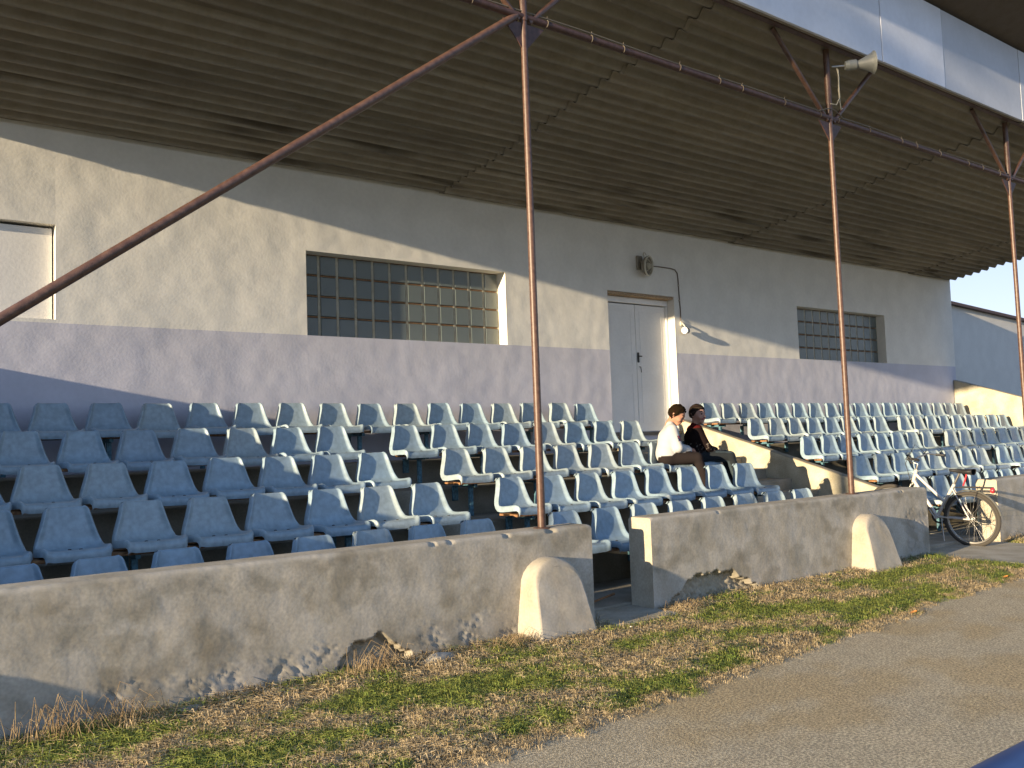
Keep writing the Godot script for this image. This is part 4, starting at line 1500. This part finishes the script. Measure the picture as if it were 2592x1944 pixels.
func people() -> void:
	var skin := Color(0.36, 0.19, 0.13)
	# boy in the white sweatshirt, bent over his hands
	var hip := Vector3(8.40, 1.145, 2.20)
	var neck := Vector3(8.47, 1.535, 2.215)
	var hd := Vector3(8.545, 1.668, 2.255)
	var kn := [Vector3(8.76, 1.14, 2.36), Vector3(8.62, 1.135, 2.50)]
	var ft := [Vector3(8.84, 0.655, 2.44), Vector3(8.72, 0.655, 2.58)]
	var el := [Vector3(8.66, 1.27, 2.16), Vector3(8.40, 1.265, 2.40)]
	var wr := [Vector3(8.66, 1.25, 2.31), Vector3(8.58, 1.235, 2.40)]
	var t := boy("boy in a white sweatshirt looking down at his hands, seated by the stairs", hip, neck, hd, Vector3(0.42, -0.42, 0.80), kn, ft, el, wr, Color(0.40, 0.405, 0.41), [Color(0.022, 0.018, 0.016), Color(0.022, 0.018, 0.016)], Color(0.03, 0.03, 0.035), skin, Color(0.28, 0.11, 0.09),
		func(p: Vector3, cc: Color, g: Vector3, fd: Vector3, _sd: Vector3) -> Color:
			var q := p - hip
			if cc.r > 0.3 and cc.b > 0.3 and g.dot(fd) > 0.35 and q.y > 0.20 and q.y < 0.275 and q.dot(fd) > 0.04:
				return Color(0.5, 0.12, 0.1) if fmod(absf(q.x * 40.0 + q.y * 25.0), 3.0) < 0.6 else Color(0.03, 0.035, 0.09)
			return cc)
	hair_shell(t, hd - hip, Vector3(0.42, -0.42, 0.80), 0.110, "hair", Color(0.014, 0.009, 0.006), false)
	# boy in the dark jacket and knitted cap
	var hip2 := Vector3(8.96, 1.145, 2.17)
	var neck2 := Vector3(8.985, 1.525, 2.16)
	var hd2 := Vector3(9.005, 1.672, 2.20)
	kn = [Vector3(9.36, 1.14, 2.33), Vector3(9.24, 1.13, 2.50)]
	ft = [Vector3(9.42, 0.655, 2.42), Vector3(9.30, 0.655, 2.60)]
	el = [Vector3(9.20, 1.26, 2.10), Vector3(8.98, 1.25, 2.36)]
	wr = [Vector3(9.24, 1.215, 2.26), Vector3(9.13, 1.195, 2.36)]
	t = boy("boy in a dark patterned jacket and knitted cap gazing up, seated by the stairs", hip2, neck2, hd2, Vector3(0.06, 0.06, 1.0), kn, ft, el, wr, Color(0.013, 0.009, 0.010), [Color(0.04, 0.058, 0.07), Color(0.04, 0.058, 0.07)], Color(0.05, 0.03, 0.03), Color(0.36, 0.215, 0.165), Color(0.26, 0.10, 0.09),
		func(p: Vector3, cc: Color, g: Vector3, fd: Vector3, sd: Vector3) -> Color:
			var q := p - hip2
			if cc.r < 0.02:
				if q.y > 0.36: return Color(0.06, 0.008, 0.01)
				var u := q.dot(sd)
				if g.dot(fd) > 0.2 and q.dot(fd) > 0.0:
					if absf(u) < 0.012 and q.y > 0.12: return Color(0.10, 0.01, 0.015)
					if q.y > 0.17 and q.y < 0.23 and absf(u) < 0.08: return Color(0.16, 0.085, 0.08)
				if nC.get_noise_3d(p.x * 30.0, p.y * 30.0, p.z * 30.0) > 0.42 and q.y < 0.17 and q.y > 0.05: return Color(0.14, 0.12, 0.10)
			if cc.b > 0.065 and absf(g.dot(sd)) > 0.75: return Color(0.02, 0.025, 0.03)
			return cc)
	hair_shell(t, hd2 - hip2, Vector3(0.06, 0.06, 1.0), 0.107, "knitted_cap", Color(0.022, 0.016, 0.013), true)

func hair_shell(t: Node3D, ctr: Vector3, fw: Vector3, r: float, called: String, colr: Color, cap: bool) -> void:
	fw = fw.normalized()
	var rt := fw.cross(Vector3.UP).normalized()
	var up := rt.cross(fw)
	var b := MB.new()
	var rows := []
	var cols := []
	for k in 15:
		var row := PackedVector3Array()
		var cc := PackedColorArray()
		for j in 33:
			var az := TAU * j / 32.0
			# the hairline is higher over the face than at the nape
			var f := cos(az)
			var low: float
			if cap: low = lerpf(-0.62, 0.26, smoothstep(-0.2, 0.9, f))
			else: low = lerpf(-0.85, 0.36, smoothstep(-0.25, 0.9, f)) + 0.10 * sin(az * 9.0) + 0.07 * sin(az * 5.3)
			var el := lerpf(PI / 2, low, k / 14.0)
			var d := (fw * (cos(el) * f) + rt * (cos(el) * sin(az)) + up * sin(el))
			var rr := r * (1.0 + (0.16 * nB.get_noise_3d(d.x * 3.5, d.y * 3.5, d.z * 3.5) if not cap else 0.02 * sin(el * 40.0)))
			if k == 14: rr *= 0.94
			row.append(ctr + up * 0.032 - fw * 0.004 + d * rr + up * (0.008 * sin(el) if cap else 0.004))
			var st := 0.7 + 0.6 * (0.5 + 0.5 * nC.get_noise_2d(az * 9.0, el * 3.0))
			if cap: st = 0.6 + 0.9 * (0.5 + 0.5 * sin(el * 14.0 + az))
			cc.append(Color(colr.r * st, colr.g * st, colr.b * st))
		rows.append(row)
		cols.append(cc)
	b.grid(rows, cols, false)
	part(t, called, b.mesh(), M.cloth)

# ---------------------------------------------------------------- small things
func small_things() -> void:
	# blue rail close to the camera
	var t := thing("pitch_railing", "blue painted pipe railing close to the camera in the bottom right corner", "railing", Vector3(0, 0, 9.33))
	var b := MB.new()
	b.tube([Vector3(-3, 0.842, 0), Vector3(8, 0.842, 0)], 0.062, 20)
	part(t, "top_rail", b.mesh(), M.bluepaint)
	for x in [-2.6, 4.0, 7.6]:
		b = MB.new()
		b.tube([Vector3(x, -0.1, 0), Vector3(x, 0.80, 0)], 0.04, 12)
		part(t, "post", b.mesh(), M.bluepaint)
	# dry stick lying across the narrow opening
	t = thing("dry_stick", "thin dry stick lying across the narrow opening", "stick", Vector3(4.72, 0.075, 4.42))
	b = MB.new()
	b.tube([Vector3(0, 0, 0.12), Vector3(0.25, 0.012, 0.05), Vector3(0.48, 0.02, -0.02), Vector3(0.62, 0.03, -0.05)], 0.007, 6, 0.011)
	part(t, "stem", b.mesh(), M.wood)
	# loose lump of render at the foot of the parapet
	var rng := RandomNumberGenerator.new()
	rng.seed = 31
	for q in [[3.16, 5.02, 0.10, "pale lump of fallen render in the grass beside the broken patch"], [1.62, 4.99, 0.07, "small dark stone in the grass at the foot of the nearest parapet"]]:
		t = thing("stone", q[3], "stone", Vector3(q[0], 0.0, q[1]))
		b = MB.new()
		var rows := []
		for k in 9:
			var r := PackedVector3Array()
			for j in 13:
				var el := -PI / 2 + PI * k / 8.0
				var az := TAU * j / 12.0
				var d := Vector3(cos(el) * cos(az), sin(el), cos(el) * sin(az))
				var s: float = q[2] * (1.0 + 0.35 * nB.get_noise_3d(d.x * 1.4 + q[0], d.y * 1.4, d.z * 1.4))
				r.append(Vector3(d.x * s * 1.3, d.y * s * 0.6 + 0.02, d.z * s * 0.7))
			rows.append(r)
		b.col = Color(0.36, 0.34, 0.30)
		b.grid(rows, [], true)
		part(t, "lump", b.mesh(), M.concrete)
	# fallen orange leaves on the edge of the path
	var lm := mat(lin(0.55, 0.22, 0.04), 0.7)
	for q in [[6.55, 6.30, "orange fallen leaf on the path edge opposite the chipped parapet"], [8.62, 6.05, "orange fallen leaf on the path edge at the right of the picture"]]:
		t = thing("fallen_leaf", q[2], "leaf", Vector3(q[0], 0.006, q[1]))
		b = MB.new()
		var rows := []
		for k in 7:
			var s := k / 6.0
			var w := 0.022 * sin(PI * clampf(s * 0.96 + 0.03, 0, 1))
			rows.append(PackedVector3Array([Vector3(s * 0.085, 0.012 * s * s + 0.010, -w), Vector3(s * 0.085, 0.004 + 0.008 * s, 0), Vector3(s * 0.085, 0.012 * s + 0.010, w)]))
		b.grid(rows, [], false)
		part(t, "blade", b.mesh(), lm)

# ---------------------------------------------------------------- grass
func grass() -> void:
	var b := MB.new()
	var rng := RandomNumberGenerator.new()
	rng.seed = 77
	for k in 9:
		var a := rng.randf() * TAU
		var ln := rng.randf_range(0.6, 1.1)
		var lean := rng.randf_range(0.35, 1.35)
		var d := Vector3(cos(a), 0, sin(a))
		var s := Vector3(-sin(a), 0, cos(a)) * 0.022
		var o := d * rng.randf_range(0.0, 0.35) + Vector3(rng.randf_range(-0.3, 0.3), 0, rng.randf_range(-0.3, 0.3))
		var m1 := o + Vector3.UP * ln * 0.6 + d * ln * lean * 0.35
		var m2 := o + Vector3.UP * ln * (0.95 - lean * 0.38) + d * ln * lean
		var nn := (Vector3.UP * 0.6 + d * 0.4).normalized()
		var q := b.vert(o - s, nn); b.vert(o + s, nn); b.vert(m1 - s * 0.8, nn); b.vert(m1 + s * 0.8, nn); b.vert(m2, nn)
		b.i.append_array(PackedInt32Array([q, q + 1, q + 2, q + 1, q + 3, q + 2, q + 2, q + 3, q + 4]))
	var mm := MultiMesh.new()
	mm.transform_format = MultiMesh.TRANSFORM_3D
	mm.use_colors = true
	mm.mesh = b.mesh()
	var xf := []
	var cl := []
	var tries := 0
	while xf.size() < 72000 and tries < 500000:
		tries += 1
		var x := rng.randf_range(-1.2, 14.5)
		if x > 9.0 and rng.randf() < 0.4: continue
		var z := rng.randf_range(4.88, 6.85)
		var e := grass_edge(x)
		if z > e + rng.randf_range(-0.10, 0.03): continue
		if slab_free(x, z): continue
		if x > 11.2 and z < 4.9: continue
		var near := clampf((z - 4.87) / 0.45, 0.0, 1.0)
		var green := nB.get_noise_2d(x * 0.9 + 3.0, z * 1.6) + 0.5 * nC.get_noise_2d(x * 4.0, z * 4.0) + 0.18
		green -= (1.0 - near) * 0.35 + smoothstep(0.25, 0.0, e - z) * 0.4
		green += smoothstep(5.0, 9.0, x) * 0.12
		var bald := nB.get_noise_2d(x * 2.6 + 60.0, z * 2.6)
		if bald > 0.34 and rng.randf() < 0.6: continue
		var h := rng.randf_range(0.05, 0.095) * lerpf(1.5, 1.0, near)
		if e - z < 0.2: h *= 0.65
		var col: Color
		if green > rng.randf_range(0.04, 0.30): col = Color(0.17, 0.25, 0.035).lerp(Color(0.32, 0.33, 0.075), rng.randf())
		else: col = Color(0.44, 0.335, 0.18).lerp(Color(0.60, 0.48, 0.29), rng.randf())
		if rng.randf() < 0.10: col = col * 0.55
		var ba := Basis(Vector3.UP, rng.randf() * TAU).rotated(Vector3(rng.randf_range(-1, 1), 0, rng.randf_range(-1, 1)).normalized(), rng.randf_range(0.0, 0.35))
		xf.append(Transform3D(ba.scaled(Vector3(h * 0.9, h, h * 0.9)), Vector3(x, -0.012, z)))
		cl.append(col)
	mm.instance_count = xf.size()
	for k in xf.size():
		mm.set_instance_transform(k, xf[k])
		mm.set_instance_color(k, cl[k])
	var mi := MultiMeshInstance3D.new()
	mi.name = "grass"
	mi.multimesh = mm
	mi.material_override = M.grass
	add_child(mi)
	mi.set_meta("kind", "stuff")
	tag(mi, "dry and green tufted grass along the foot of the parapets", "grass")
	# dry weeds standing against the wall
	var ws := [[2.72, 4.93, 0.26, "tangle of dry weed stems against the broken patch of the nearest parapet"], [0.95, 4.94, 0.30, "dry weed stems at the far left foot of the parapet"], [1.25, 4.95, 0.24, "bent dry weed stems left of the small stone"], [3.75, 4.97, 0.16, "dry grass clump beside the nearest buttress"], [5.50, 4.96, 0.15, "reddish dry weed at the left foot of the chipped parapet"]]
	for w in ws:
		var t := thing("dry_weed", w[3], "weed", Vector3(w[0], 0, w[1]), 0.0, "dry weeds along the parapet")
		for k in 70:
			var s := MB.new()
			var a := rng.randf() * TAU
			var d := Vector3(cos(a) * rng.randf_range(0.3, 1.0), rng.randf_range(-0.2, 0.3), absf(sin(a)) * 0.8)
			var o := Vector3(rng.randfn() * 0.10, -0.01, rng.randf_range(0.0, 0.14))
			var ln: float = w[2] * rng.randf_range(0.45, 1.0)
			s.col = Color(0.34, 0.26, 0.15).lerp(Color(0.20, 0.135, 0.07), rng.randf())
			var droop := rng.randf_range(0.4, 1.5)
			s.tube([o, o + Vector3.UP * ln * 0.5 + d * ln * 0.12, o + Vector3.UP * ln * 0.85 + d * ln * 0.4 * droop, o + Vector3.UP * ln * (1.0 - 0.4 * droop) + d * ln * 0.8 * droop], 0.0017, 5, 0.0008)
			part(t, "stem", s.mesh(), M.plain)
